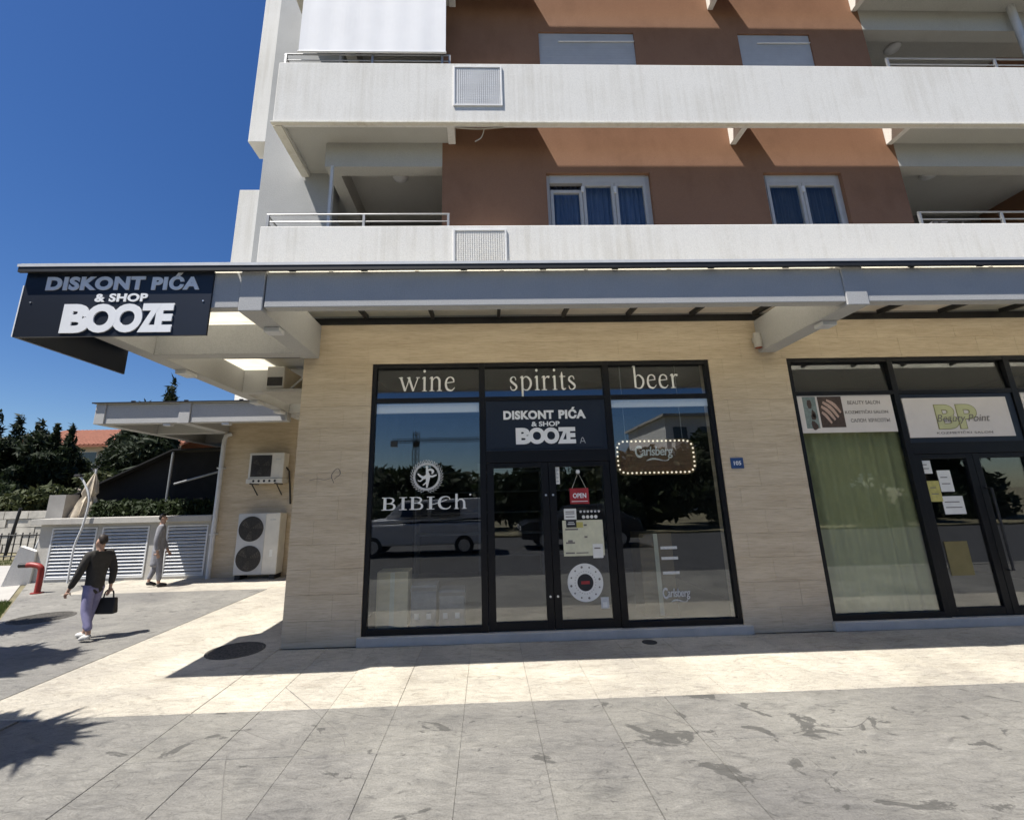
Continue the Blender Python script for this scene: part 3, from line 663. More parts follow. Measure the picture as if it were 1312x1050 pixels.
# roof sheets, rafters, edge angle
def roof_z(y): return 4.222 + (y - 4.43) * 0.08
cut = [4.42, 5.3, 6.18]
for x in np.arange(-2.66, 11, 0.955):
    a, b = x + 0.001, min(x + 0.954, 11.3)
    mb = MB(); mb.hexa([(a, 4.431, roof_z(4.431)), (b, 4.431, roof_z(4.431)), (b, D + 0.05, roof_z(D + 0.05)), (a, D + 0.05, roof_z(D + 0.05))],
                       [(a, 4.431, roof_z(4.431) + 0.012), (b, 4.431, roof_z(4.431) + 0.012), (b, D + 0.05, roof_z(D + 0.05) + 0.012), (a, D + 0.05, roof_z(D + 0.05) + 0.012)])
    rp = mb.build('roof_pane', 'roof_glass', bld)
    mb = MB(); xx = x - 0.02
    mb.hexa([(xx, 4.64, roof_z(4.64) - 0.06), (xx + 0.045, 4.64, roof_z(4.64) - 0.06), (xx + 0.045, D, roof_z(D) - 0.07), (xx, D, roof_z(D) - 0.07)],
            [(xx, 4.64, roof_z(4.64) - 0.003), (xx + 0.045, 4.64, roof_z(4.64) - 0.003), (xx + 0.045, D, roof_z(D) - 0.003), (xx, D, roof_z(D) - 0.003)])
    mb.build('rafter', 'black_steel', bld)
for ya, yb in ((4.44, 6.08), (6.10, 8.3), (8.32, 10.35), (10.37, 11.5)):
    B('roof_pane', 'roof_glass', bld, XL - 0.14, -2.69, ya, yb, 4.235, 4.247)
for ya in (5.05, 6.9, 7.6, 9.0, 9.7): B('rafter', 'black_steel', bld, XL + 0.05, -2.57, ya, ya + 0.045, 4.19, 4.233)
B('roof_edge', 'black_steel', bld, XL - 0.15, 11.4, 4.43, 4.462, 4.149, 4.2195)
B('roof_edge', 'black_steel', bld, XL - 0.15, XL - 0.04, 4.463, 11.5, 4.21, 4.233)
B('roof_trim', 'alu_paint', bld, XL - 0.16, 11.4, 4.424, 4.4295, 4.205, 4.236)
for x in (-4.1, -2.1, -1.33, -0.25, 0.62, 1.42, 2.5, 3.35, 4.8, 5.6, 6.5, 7.4): B('roof_clamp', 'black_steel', bld, x, x + 0.07, 4.463, 4.515, 4.167, 4.215)
for x in (-2.45, 4.13):
    B('bracket_lamp', 'alu_paint', bld, x - 0.09, x + 0.09, 4.95, 5.10, 3.655, 3.714, bevel=0.01)
for y in (6.7, 8.9, 9.9): B('beam_lamp', 'alu_paint', bld, XL + 0.03, XL + 0.2, y, y + 0.28, 3.67, 3.734, bevel=0.01)
tag(MB().tube([(3.955, D - 0.10, 3.76), (3.955, D - 0.10, 3.9), (3.955, D - 0.10, 3.98)], [0.058, 0.058, 0.05], 18).build('wall_spotlight', 'concrete', None, smooth=True), 'small cylindrical spotlight with reddish lens under the canopy by the stone pier', 'light')
sp = bpy.data.objects['wall_spotlight']
MB().ring((3.955, D - 0.10, 3.754), 0, 0.047, 'z', 0.008, 18).build('lens', 'drum_terracotta', sp)
B('bracket', 'concrete', sp, 3.93, 3.98, D - 0.05, D - 0.002, 3.86, 3.93)

# ================================================================== SIGNS AND LETTERING
def tight_word(s_, spans, x0, x1, z0, z1, y, depth, parent, bold):
    """heavy letters that overlap like cut vinyl, one object each"""
    for i, (c_, (a, b)) in enumerate(zip(s_, spans)):
        text_fit(c_, x0 + (x1 - x0)*a, x0 + (x1 - x0)*b, z0, z1, y - 0.0006*(i % 2), 'sign_white', parent, 'letter', bold=bold, depth=depth)
BOO = ((0.0, 0.255), (0.215, 0.49), (0.455, 0.725), (0.70, 0.885), (0.845, 1.0))
sg = thing('shop_sign', 'navy corner sign box under the canopy reading DISKONT PICA & SHOP BOOZE', 'sign', (-4.0, 4.5, 3.45))
q_ = 1.0135
def SX(v): return v * q_
def SZ(v): return 1.75 + (v - 1.75) * q_
B('sign_panel', 'navy_sign', sg, SX(XL - 0.04), SX(-2.845), 4.49, 4.515, SZ(3.425), 4.166)
B('side_panel', 'navy_sign', sg, SX(XL - 0.04), SX(XL - 0.012), 4.516, 5.92, SZ(3.425), 4.166)
B('edge_trim', 'sign_white', sg, SX(XL - 0.04) - 0.012, SX(XL - 0.04) - 0.001, 4.486, 5.9, SZ(3.43), SZ(3.99))
for w_, xa, xb, za, zc, yf, bo, de, spc in (('DISKONT', -4.60, -3.59, 3.96, 4.115, 4.482, 0.05, 0.008, 1.1), ('PIĆA', -3.515, -3.015, 3.955, 4.152, 4.482, 0.05, 0.008, 1.1), ('& SHOP', -4.074, -3.533, 3.825, 3.918, 4.482, 0.035, 0.008, 1.05)):
    text_fit(w_, xa, xb, za, zc, yf, 'sign_white', sg, bold=bo, depth=de, spacing=spc)
tight_word('BOOZE', BOO, -4.363, -3.242, 3.481, 3.80, 4.477, 0.013, sg, 0.055)
for x in (-4.66, -2.92): MB().ring((SX(x), 4.484, SZ(3.8)), 0, 0.009, 'y', 0.006, 10).build('screw', 'alu', sg)

ds = thing('door_sign', 'navy panel over the shop doors with white lettering DISKONT PICA & SHOP BOOZE', 'sign', (0.84, D, 2.37))
B('sign_panel', 'navy_sign', ds, 0.0, 1.68, D + 0.026, D + 0.05, 2.362, 3.06)
B('face', 'navy_sign', ds, 0.075, 1.61, D + 0.014, D + 0.0255, 2.40, 3.02)
text_fit('DISKONT', 0.245, 0.95, 2.79, 2.915, D + 0.006, 'sign_white', ds, bold=0.05, depth=0.008, spacing=1.08)
text_fit('PIĆA', 1.018, 1.40, 2.79, 2.955, D + 0.006, 'sign_white', ds, bold=0.05, depth=0.008, spacing=1.08)
text_fit('& SHOP', 0.632, 1.027, 2.69, 2.758, D + 0.006, 'sign_white', ds, bold=0.03, depth=0.008)
tight_word('BOOZE', BOO, 0.41, 1.24, 2.445, 2.672, D + 0.005, 0.009, ds, 0.055)
ribbons(mbx := MB(), [[(0, 0, 0.06), (0.5, 1, 0.06), (1, 0, 0.06)], [(0.2, 0.35, 0.05), (0.8, 0.35, 0.05)]], 1.30, 2.445, 0.07, 0.08, D + 0.012, 0.002)
mbx.build('emblem', 'shutter_grey', ds)

G = D + 0.0445                          # front face of the shop glass
def word(w, x0, x1, zb, xh, label, mat='vinyl_white'):
    o = serif_word(w, x0, x1, zb, xh, G - 0.004, mat, 'window_lettering'); tag(o, label, 'lettering', None); return o
word('wine', -1.215, -0.41, 3.225, 0.205, 'white serif word wine on the dark glass above the shop window')
word('spirits', 0.34, 1.315, 3.215, 0.205, 'white serif word spirits on the dark glass above the doors')
word('beer', 2.12, 2.80, 3.215, 0.205, 'white serif word beer on the dark glass beside spirits')

# winery decal: wreath emblem and name
we = thing('window_decal', 'pale grey round wreath emblem over the name BIBICh on the shop window', 'decal', (-0.81, G, 1.6))
mb = MB(); c = (-0.81, G - 0.004, 2.04)
mb.ring(c, 0.155, 0.185, 'y', 0.003, 48)
for i in range(34):
    a = 2 * PI * i / 34 + 0.05
    if abs((a % (2*PI)) - PI * 1.5) < 0.12: continue
    sgn = 1 if math.cos(a) > 0 else -1
    for rr, da in ((0.198, 0.0), (0.212, 0.09)):
        px, pz = c[0] + rr * math.cos(a + da * sgn), c[2] + rr * math.sin(a + da * sgn)
        t = a + sgn * 0.9; q = 0.021
        mb.prism([(px - q*math.cos(t), c[1] - 0.0005*(i % 2), pz - q*math.sin(t)), (px - 0.007*math.sin(t), c[1] - 0.0005*(i % 2), pz + 0.007*math.cos(t)), (px + q*math.cos(t), c[1] - 0.0005*(i % 2), pz + q*math.sin(t)), (px + 0.007*math.sin(t), c[1] - 0.0005*(i % 2), pz - 0.007*math.cos(t))], (0, 0.003, 0))
mb.build('wreath', 'vinyl_grey', we)
mb = MB()
ribbons(mb, [[(0.0, 0.85, 0.06), (0.02, 0.45, 0.10), (0.10, 0.0, 0.17), (0.06, -0.45, 0.12), (0.02, -0.9, 0.05)], [(-0.75, 0.25, 0.05), (-0.45, 0.0, 0.09), (-0.2, -0.08, 0.13), (0.05, 0.1, 0.12)],
             [(0.05, 0.5, 0.08), (0.3, 0.55, 0.09), (0.5, 0.42, 0.10), (0.42, 0.2, 0.06)], [(0.1, 0.05, 0.09), (0.45, 0.0, 0.08), (0.8, 0.12, 0.05)],
             [(-0.25, -0.1, 0.07), (-0.5, -0.35, 0.05), (-0.72, -0.3, 0.04)], [(0.05, -0.4, 0.06), (-0.3, -0.7, 0.04)], [(-0.1, 0.8, 0.05), (0.12, 0.72, 0.05)]],
        c[0], c[2], 0.165, 0.165, G - 0.004)
mb.build('figure', 'vinyl_white', we)
serif_word('BIBICh', -1.40, -0.255, 1.61, 0.165, G - 0.004, 'vinyl_white', 'lettering', we, gap=0.12)
MB().ring((-0.225, G - 0.004, 1.79), 0, 0.014, 'y', 0.003, 12).build('mark', 'vinyl_white', we)

# marquee bulb sign hanging inside the right-hand window
ms = thing('marquee_sign', 'wooden hanging sign ringed with glowing bulbs behind the right-hand window', 'sign', (2.366, D + 0.16, 2.01))
def rrect(x0, x1, z0, z1, r, n=8):
    out = []
    for cx, cz, a0 in ((x1 - r, z1 - r, 0), (x0 + r, z1 - r, PI/2), (x0 + r, z0 + r, PI), (x1 - r, z0 + r, 1.5 * PI)):
        for i in range(n + 1): a = a0 + PI/2 * i / n; out.append((cx + r * math.cos(a), cz + r * math.sin(a)))
    return out
sx0, sx1, sz0, sz1 = 1.81, 2.95, 2.00, 2.50
ys = D + 0.15
MB().prism([(x, ys, z) for x, z in rrect(sx0, sx1, sz0, sz1, 0.13)], (0, 0.045, 0)).build('rim', 'brass_dark', ms)
for i in range(5):
    za = sz0 + 0.055 + i * 0.079
    B('plank', 'sign_wood', ms, sx0 + 0.07, sx1 - 0.07, ys - 0.008, ys - 0.001, za, za + 0.076)
loop = rrect(sx0 + 0.03, sx1 - 0.03, sz0 + 0.03, sz1 - 0.03, 0.11, 12)
seg = [0.0]
for a, b in zip(loop, loop[1:] + loop[:1]): seg.append(seg[-1] + math.dist(a, b))
for i in range(46):
    t = seg[-1] * i / 46; j = max(k for k in range(len(loop)) if seg[k] <= t); a, b = loop[j], loop[(j + 1) % len(loop)]
    u = (t - seg[j]) / max(1e-6, seg[j + 1] - seg[j]); x, z = a[0] + (b[0]-a[0])*u, a[1] + (b[1]-a[1])*u
    MB().tube([(x, ys - 0.002, z), (x, ys - 0.012, z), (x, ys - 0.024, z), (x, ys - 0.029, z)], [0.011, 0.0145, 0.011, 0.004], 8).build('bulb', 'bulb', ms, smooth=True)
def script_logo(x0, x1, z0, z1, y, mat, parent):
    """flowing white name with a tall initial and a swash below"""
    text_fit('C', x0, x0 + (x1 - x0) * 0.19, z0 + (z1 - z0) * 0.22, z1, y, mat, parent, bold=0.03, depth=0.003)
    text_fit('arlsberg', x0 + (x1 - x0) * 0.17, x1, z0 + (z1 - z0) * 0.16, z0 + (z1 - z0) * 0.92, y - 0.001, mat, parent, bold=0.015, depth=0.003, spacing=0.92, shear=0.12)
    mb = MB(); ribbons(mb, [[(0.28, 0.02, 0.01), (0.42, 0.13, 0.05), (0.55, 0.12, 0.045), (0.72, 0.02, 0.02), (0.84, 0.04, 0.02), (0.88, 0.16, 0.008)]], x0, z0, x1 - x0, z1 - z0, y - 0.002)
    mb.build('swash', mat, parent)
script_logo(2.09, 2.63, 2.19, 2.41, ys - 0.014, 'vinyl_white', ms)
for x in (1.98, 2.80): MB().tube([(x, ys + 0.02, 2.49), (x, ys + 0.02, 3.65)], 0.004, 6).build('hanging_wire', 'rail_steel', ms)
dc = thing('window_decal', 'small faded white brewery name low on the right-hand window', 'decal', (2.43, G, 0.39))
script_logo(2.25, 2.61, 0.385, 0.56, G - 0.004, 'vinyl_grey', dc)
for z in (1.03, 0.90, 0.72):
    tag(B('window_strip', 'vinyl_grey', None, 2.28, 2.50, G - 0.003, G - 0.001, z, z + 0.035), 'narrow pale sticker strip above the faded brewery name', 'sticker', 'pale strips on the right-hand window')
# rolled-down blind strips at the top of both display windows
for a, b, z0, z1, t in ((-1.525, -0.095, 2.925, 3.05, 'wine'), (1.775, 3.178, 2.955, 3.055, 'beer')):
    o = thing('roller_blind', 'white blind let down a hand width under the word ' + t, 'blind', ((a + b) / 2, D + 0.1, z0))
    B('fabric', 'blind_white', o, a, b, D + 0.062, D + 0.066, z0, z1); MB().tube([(a, D + 0.075, z0), (b, D + 0.075, z0)], 0.011, 8).build('hem_bar', 'pvc_white', o)

# notices on the right-hand door leaf
dz = D + 0.0445
def flat(x0, x1, z0, z1, mat, parent=None, k=1, name='sheet'): return B(name, mat, parent, x0, x1, dz - 0.0022 * k, dz - 0.0022 * k + 0.0016, z0, z1)
op = thing('open_sign', 'red OPEN sign hung from a hook on the shop door', 'sign', (1.245, dz, 1.635))
B('board', 'red_sign', op, 1.115, 1.372, dz - 0.02, dz - 0.006, 1.635, 1.84, bevel=0.004)
text_fit('OPEN', 1.155, 1.335, 1.712, 1.775, dz - 0.024, 'sign_white', op, bold=0.02, depth=0.003)
B('rule', 'sign_white', op, 1.135, 1.352, dz - 0.0225, dz - 0.0205, 1.665, 1.672)
MB().tube([(1.15, dz - 0.012, 1.838), (1.245, dz - 0.012, 2.05), (1.34, dz - 0.012, 1.838)], 0.004, 6).build('string', 'cable_pale', op)
MB().tube([(1.245, dz - 0.002, 2.06), (1.245, dz - 0.03, 2.06)], [0.03, 0.02], 14).build('suction_hook', 'pvc_white', op, smooth=True)
o = tag(flat(0.931, 0.993, 1.90, 2.13, 'paper'), 'narrow white vertical sticker at the top of the shop door', 'sticker'); 
for i in range(4): flat(0.945, 0.98, 1.925 + i*0.05, 1.95 + i*0.05, 'vinyl_grey', o, 2, 'print')
o = tag(flat(1.025, 1.19, 1.435, 1.575, 'paper'), 'white notice sticker above the black one on the shop door', 'sticker')
for z in (1.53, 1.505, 1.465): flat(1.045, 1.165, z, z + 0.012, 'ink_soft', o, 2, 'print')
o = tag(flat(1.045, 1.183, 1.335, 1.425, 'ink', None, 3), 'small black sticker over the corner of the cream poster', 'sticker')
flat(1.065, 1.16, 1.37, 1.385, 'vinyl_grey', o, 4, 'print'); flat(1.075, 1.15, 1.395, 1.405, 'vinyl_grey', o, 4, 'print')
o = thing('payment_stickers', 'rows of small round white payment marks on the shop door', 'sticker', (1.37, dz, 1.42))
for i in range(6): MB().ring((1.25 + i * 0.049, dz - 0.003, 1.535), 0, 0.016, 'y', 0.002, 14).build('mark', 'vinyl_grey', o)
for i in range(4): MB().ring((1.285 + i * 0.055, dz - 0.003, 1.465), 0, 0.022, 'y', 0.002, 14).build('mark', 'paper', o)
o = tag(flat(0.995, 1.535, 0.975, 1.425, 'paper_cream'), 'large cream poster taped on the shop door', 'poster')
for a, b, z, h in ((1.03, 1.2, 1.30, 0.02), (1.03, 1.15, 1.13, 0.02), (1.06, 1.12, 1.15, 0.025), (1.02, 1.14, 1.005, 0.018), (1.16, 1.32, 1.007, 0.012), (1.28, 1.32, 1.35, 0.022), (1.28, 1.32, 1.20, 0.022)):
    flat(a, b, z, z + h, 'ink_soft', o, 2, 'print')
flat(1.17, 1.27, 1.33, 1.40, 'paper_yellow', o, 2, 'print')
o = tag(flat(1.38, 1.513, 0.945, 1.12, 'paper', None, 3), 'small white note over the lower corner of the cream poster', 'notice'); flat(1.40, 1.48, 1.06, 1.075, 'ink_soft', o, 4, 'print')
o = thing('round_sticker', 'round white sticker with a dark centre low on the shop door', 'sticker', (1.255, dz, 0.415))
MB().ring((1.255, dz - 0.003, 0.65), 0.105, 0.232, 'y', 0.002, 56).build('ring', 'paper', o)
MB().ring((1.255, dz - 0.003, 0.65), 0, 0.1045, 'y', 0.0018, 40).build('centre', 'ink', o)
B('print', 'red_sign', o, 1.20, 1.31, dz - 0.006, dz - 0.0035, 0.63, 0.668)
for i in range(12):
    a = 2*PI*i/12 + 0.2; MB().ring((1.255 + 0.19*math.cos(a), dz - 0.0045, 0.65 + 0.19*math.sin(a)), 0, 0.011 + 0.004 * (i % 3 == 0), 'y', 0.001, 10).build('mark', 'ink_soft', o)
for i in range(26):
    a = 2*PI*i/26; MB().ring((1.255 + 0.135*math.cos(a), dz - 0.0045, 0.65 + 0.135*math.sin(a)), 0, 0.005, 'y', 0.001, 8).build('mark', 'ink_soft', o)
o = tag(flat(1.44, 1.545, 0.335, 0.47, 'vinyl_grey'), 'small pale sticker beside the round sticker on the shop door', 'sticker'); flat(1.46, 1.52, 0.35, 0.41, 'paper', o, 2, 'print')

# house number
hn = thing('house_number_plate', 'small blue house number plate on the stone pier', 'sign', (3.445, D, 2.05))
B('plate', 'blue_plate', hn, 3.357, 3.532, D - 0.014, D - 0.0025, 2.055, 2.20, bevel=0.003)
text_fit('105', 3.395, 3.495, 2.10, 2.155, D - 0.0165, 'sign_white', hn, depth=0.002, bold=0.015)
# wine-house scribble scratched faintly on the corner pier
mb = MB(); ribbons(mb, [[(0, 0, 0.012), (0.3, 0.1, 0.012), (0.55, 0.02, 0.012), (0.8, 0.12, 0.012)], [(0.9, -0.2, 0.012), (0.8, 0.3, 0.014), (1.0, 0.75, 0.012), (1.12, 0.4, 0.014), (0.9, 0.05, 0.012)]], -2.36, 2.02, 0.36, 0.2, D - 0.003, 0.001)
tag(mb.build('graffiti_mark', 'ink_soft'), 'faint dark scribble on the stone corner pier', 'graffiti')

# ---- goods standing in the first shop window
def box_thing(label, name, mat, x0, x1, y0, y1, z1, extra=None):
    t = thing(name, label, 'box' if 'crate' not in name else 'crate', ((x0+x1)/2, (y0+y1)/2, 0.10))
    B('body', mat, t, x0, x1, y0, y1, 0.101, z1, bevel=0.008)
    if extra: extra(t, x0, x1, y0, z1)
    return t
def tape(t, x0, x1, y0, z1): B('tape', 'paper_cream', t, (x0+x1)/2 - 0.03, (x0+x1)/2 + 0.03, y0 - 0.003, y0 - 0.001, 0.12, z1 - 0.01)
def tags(t, x0, x1, y0, z1):
    for u in (0.15, 0.62): B('price_tag', 'paper', t, x0 + (x1-x0)*u, x0 + (x1-x0)*u + 0.06, y0 - 0.004, y0 - 0.001, 0.2, 0.27)
    B('rim', 'room_floor', t, x0 - 0.01, x1 + 0.01, y0 - 0.01, y0 - 0.001, z1 - 0.07, z1 - 0.03)
box_thing('tan cardboard box in the corner of the left shop window', 'cardboard_box', 'card_box', -1.50, -1.08, D + 0.36, D + 0.7, 0.80, tape)
box_thing('dark grey crate with price tags beside the cardboard box', 'drinks_crate', 'crate_grey', -1.04, -0.70, D + 0.36, D + 0.7, 0.62, tags)
box_thing('dark grey crate with price tags furthest from the cardboard box', 'drinks_crate', 'crate_grey', -0.66, -0.32, D + 0.36, D + 0.7, 0.55, tags)
box_thing('kraft display carton standing behind the brewery name', 'display_carton', 'brass_dark', 2.15, 2.62, D + 0.5, D + 0.9, 1.2, tape)
# shelving with bottles along the back of the shop
sh = thing('bottle_shelf', 'tall dark shelving unit at the back of the drinks shop', 'shelf', (0.9, 10.6, 0.10))
for x in (-1.6, -0.2, 1.2, 2.6): B('upright', 'crate_grey', sh, x, x + 0.05, 10.4, 10.9, 0.1, 2.5)
for z in (0.5, 0.95, 1.4, 1.85, 2.3):
    for x in (-1.55, -0.15, 1.25): B('shelf_board', 'room_grey', sh, x, x + 1.35, 10.41, 10.89, z, z + 0.03)

# ================================================================== BEAUTY SALON NEXT DOOR
bn = thing('salon_banner', 'pale salon banner with a photo of hands and three lines of text', 'banner', (5.13, D, 2.52))
B('sheet', 'banner', bn, 4.425, 5.855, D + 0.03, D + 0.034, 2.525, 3.105)
B('photo', 'photo_teal', bn, 4.545, 4.735, D + 0.0275, D + 0.0295, 2.59, 3.045); B('photo', 'photo_dark', bn, 4.765, 5.115, D + 0.0275, D + 0.0295, 2.60, 3.045)
ph = MB(); ribbons(ph, [[(0.05, 0.72, 0.05), (0.35, 0.52, 0.075), (0.62, 0.2, 0.05)], [(0.15, 0.88, 0.05), (0.5, 0.66, 0.075), (0.8, 0.3, 0.05)], [(0.35, 0.96, 0.04), (0.68, 0.78, 0.07), (0.95, 0.48, 0.045)], [(0.03, 0.5, 0.045), (0.22, 0.34, 0.065), (0.42, 0.08, 0.045)]], 4.79, 2.63, 0.30, 0.38, D + 0.027, 0.001)
ph.build('photo_hands', 'skin_print', bn)
ph = MB(); ribbons(ph, [[(0.5, 0.95, 0.14), (0.5, 0.8, 0.2), (0.5, 0.66, 0.12)], [(0.6, 0.55, 0.1), (0.8, 0.4, 0.12), (0.5, 0.35, 0.08)], [(0.45, 0.2, 0.06), (0.6, 0.08, 0.16), (0.95, 0.03, 0.05)]], 4.55, 2.60, 0.17, 0.42, D + 0.027, 0.001)
ph.build('photo_figure', 'photo_dark', bn)
text_fit('BEAUTY SALON', 5.20, 5.68, 2.925, 2.98, D + 0.028, 'ink_soft', bn, depth=0.002, bold=0.01)
text_fit('KOZMETIČKI SALON', 5.14, 5.77, 2.79, 2.85, D + 0.028, 'ink_soft', bn, depth=0.002, bold=0.01)
text_fit('САЛОН', 5.20, 5.42, 2.665, 2.72, D + 0.028, 'ink_soft', bn, depth=0.002, bold=0.01)
text_fit('КРАСОТЫ', 5.46, 5.77, 2.665, 2.72, D + 0.028, 'ink_soft', bn, depth=0.002, bold=0.01)
bs = thing('salon_sign', 'white sign over the salon door with large lime letters BP', 'sign', (6.77, D, 2.42))
B('sign_panel', 'navy_sign', bs, 5.99, 7.665, D + 0.03, D + 0.05, 2.362, 3.06)
B('face', 'banner', bs, 6.0, 7.548, D + 0.016, D + 0.029, 2.43, 3.0)
text_fit('BP', 6.44, 7.06, 2.54, 2.90, D + 0.0125, 'lime_edge', bs, bold=0.05, depth=0.003)
text_fit('BP', 6.452, 7.048, 2.548, 2.892, D + 0.0105, 'lime_print', bs, bold=0.028, depth=0.0018)
text_fit('Beauty Point', 6.44, 7.23, 2.615, 2.75, D + 0.008, 'ink_soft', bs, depth=0.002, shear=0.35, bold=-0.004)
text_fit('KOZMETIČKI SALON', 6.40, 7.22, 2.475, 2.515, D + 0.0125, 'ink_soft', bs, depth=0.002, spacing=1.1)
o = tag(B('side_banner', 'banner', None, 7.80, 9.1, D + 0.03, D + 0.034, 2.525, 3.105), 'pale banner cut off behind the salon sign panel', 'banner')
# gathered green curtain
mb = MB(); nn = 120; vs = []
for z in (0.16, 1.2, 3.0):
    for j in range(nn + 1):
        t = j / nn; vs.append((4.53 + 1.46 * t, D + 0.17 + 0.035 * math.sin(t * 44) * (0.7 + 0.3 * math.sin(t * 9 + z)) + 0.015 * math.sin(t * 17 + z), z))
tag(mb.add(vs, [(i*(nn+1)+j, i*(nn+1)+j+1, (i+1)*(nn+1)+j+1, (i+1)*(nn+1)+j) for i in range(2) for j in range(nn)]).build('curtain', 'curtain_green', None, smooth=True), 'sage green gathered curtain filling the salon window', 'curtain')
for i, (x0, x1, z0, z1, mt, lb) in enumerate(((6.05, 6.22, 1.93, 2.11, 'paper', 'small white paper at the top of the salon door'), (6.28, 6.47, 1.68, 1.97, 'paper', 'white printed paper beside the yellow one on the salon door'),
        (6.10, 6.27, 1.55, 1.83, 'paper_yellow', 'yellow printed paper on the salon door'), (6.26, 6.56, 1.38, 1.62, 'paper', 'largest white notice below the other papers on the salon door'), (6.14, 6.46, 0.60, 1.03, 'paper_kraft', 'kraft brown sheet low on the salon door'))):
    o = tag(flat(x0, x1, z0, z1, mt, None, 1 + i % 3), lb, 'notice')
    for j in range(2 if mt != 'paper_kraft' else 0): flat(x0 + 0.03, x1 - 0.04 - 0.02*j, z0 + (z1-z0)*(0.35 + 0.3*j), z0 + (z1-z0)*(0.35 + 0.3*j) + 0.012, 'ink_soft', o, 2 + i % 3, 'print')

# ================================================================== AIR CONDITIONERS
def fan(c, r, par):
    mb = MB()
    for q in range(6): mb.ring((c[0], c[1] - 0.014, c[2]), r*(0.15 + 0.165*q), r*(0.15 + 0.165*q) + 0.006, 'y', 0.006, 30)
    for i in range(10):
        a = PI*i/10; dx, dz2 = r*math.cos(a), r*math.sin(a)
        mb.tube([(c[0]-dx, c[1]-0.006, c[2]-dz2), (c[0]+dx, c[1]-0.006, c[2]+dz2)], 0.003, 4)
    o = mb.build('fan_grille', 'ac_dark', par)
    MB().ring((c[0], c[1] - 0.002, c[2]), 0, r, 'y', 0.004, 36).build('fan_opening', 'ac_dark', o)
    bl = MB()
    for i in range(3):
        a = 2*PI*i/3 + 0.4; pts = []
        for u, s2 in ((0.15, -0.25), (0.9, -0.35), (0.95, 0.25), (0.2, 0.45)): pts.append((c[0] + r*u*math.cos(a + s2), c[1] - 0.0035, c[2] + r*u*math.sin(a + s2)))
        bl.prism(pts, (0, 0.001, 0))
    bl.build('fan_blade', 'iron', o)
YB = 11.9
a1 = thing('wall_air_conditioner', 'single-fan air conditioner on wall brackets above the taller unit', 'air conditioner', (-5.47, YB - 0.2, 2.2))
B('body', 'ac_white', a1, -5.92, -5.06, YB - 0.36, YB - 0.06, 2.32, 2.96, bevel=0.02)
B('base_tray', 'ac_white', a1, -5.93, -5.05, YB - 0.40, YB - 0.05, 2.21, 2.318)
B('grille_surround', 'ac_dark', a1, -5.86, -5.36, YB - 0.367, YB - 0.3605, 2.37, 2.90); fan((-5.61, YB - 0.37, 2.63), 0.235, a1)
B('badge', 'vinyl_grey', a1, -5.27, -5.13, YB - 0.363, YB - 0.3602, 2.78, 2.81)
for i in range(5): MB().ring((-5.75 + i*0.13, YB - 0.4015, 2.265), 0, 0.03, 'y', 0.001, 10).build('stain', 'ink', a1)
for x in (-5.8, -5.2): MB().tube([(x, YB - 0.02, 2.2), (x, YB - 0.45, 2.2)], 0.018, 6).tube([(x, YB - 0.02, 1.93), (x, YB - 0.34, 2.18)], 0.014, 6).build('bracket', 'black_steel', a1)
MB().tube([(-5.06, YB - 0.2, 2.6), (-4.98, YB - 0.2, 2.5), (-4.98, YB - 0.1, 2.2), (-4.96, YB - 0.03, 1.7)], 0.022, 8).build('hose', 'black_steel', a1, smooth=True)
a2 = thing('floor_air_conditioner', 'tall twin-fan air conditioner standing against the stone wall', 'air conditioner', (-5.5, YB - 0.25, 0))
B('body', 'ac_white', a2, -6.0, -5.0, YB - 0.42, YB - 0.05, 0.10, 1.50, bevel=0.02)
B('fan_panel', 'shutter_grey', a2, -5.99, -5.34, YB - 0.428, YB - 0.4205, 0.115, 1.485); fan((-5.67, YB - 0.43, 1.14), 0.29, a2); fan((-5.67, YB - 0.43, 0.47), 0.29, a2)
B('handle_recess', 'vinyl_white', a2, -5.19, -5.12, YB - 0.424, YB - 0.4205, 0.50, 0.66); B('badge', 'vinyl_grey', a2, -5.24, -5.10, YB - 0.424, YB - 0.4205, 1.33, 1.36)
for x in (-5.95, -5.15): B('foot', 'black_steel', a2, x, x + 0.12, YB - 0.42, YB - 0.06, 0.0, 0.099)
a3 = thing('canopy_air_conditioner', 'air conditioner hung high on the side wall under the canopy', 'air conditioner', (-2.9, 7.0, 3.3))
B('body', 'ac_white', a3, -3.24, -2.98, 6.55, 7.35, 3.38, 3.72, bevel=0.02)
B('side_grille', 'ac_dark', a3, -3.22, -3.0, 6.543, 6.549, 3.42, 3.55)
B('gap_shade_sheet', 'ac_dark', a3, -2.975, -2.60, 7.2, 7.25, 3.37, 3.7)  # dark sheet standing in for the shade between unit and wall
B('drip_tray', 'concrete', a3, -3.26, -2.60, 6.50, 7.40, 3.32, 3.36)
for y in (6.65, 7.2): MB().tube([(-2.545, y, 3.34), (-3.25, y, 3.34)], 0.02, 6).tube([(-2.545, y, 3.75), (-2.91, y, 3.4)], 0.015, 6).build('bracket', 'alu_paint', a3)

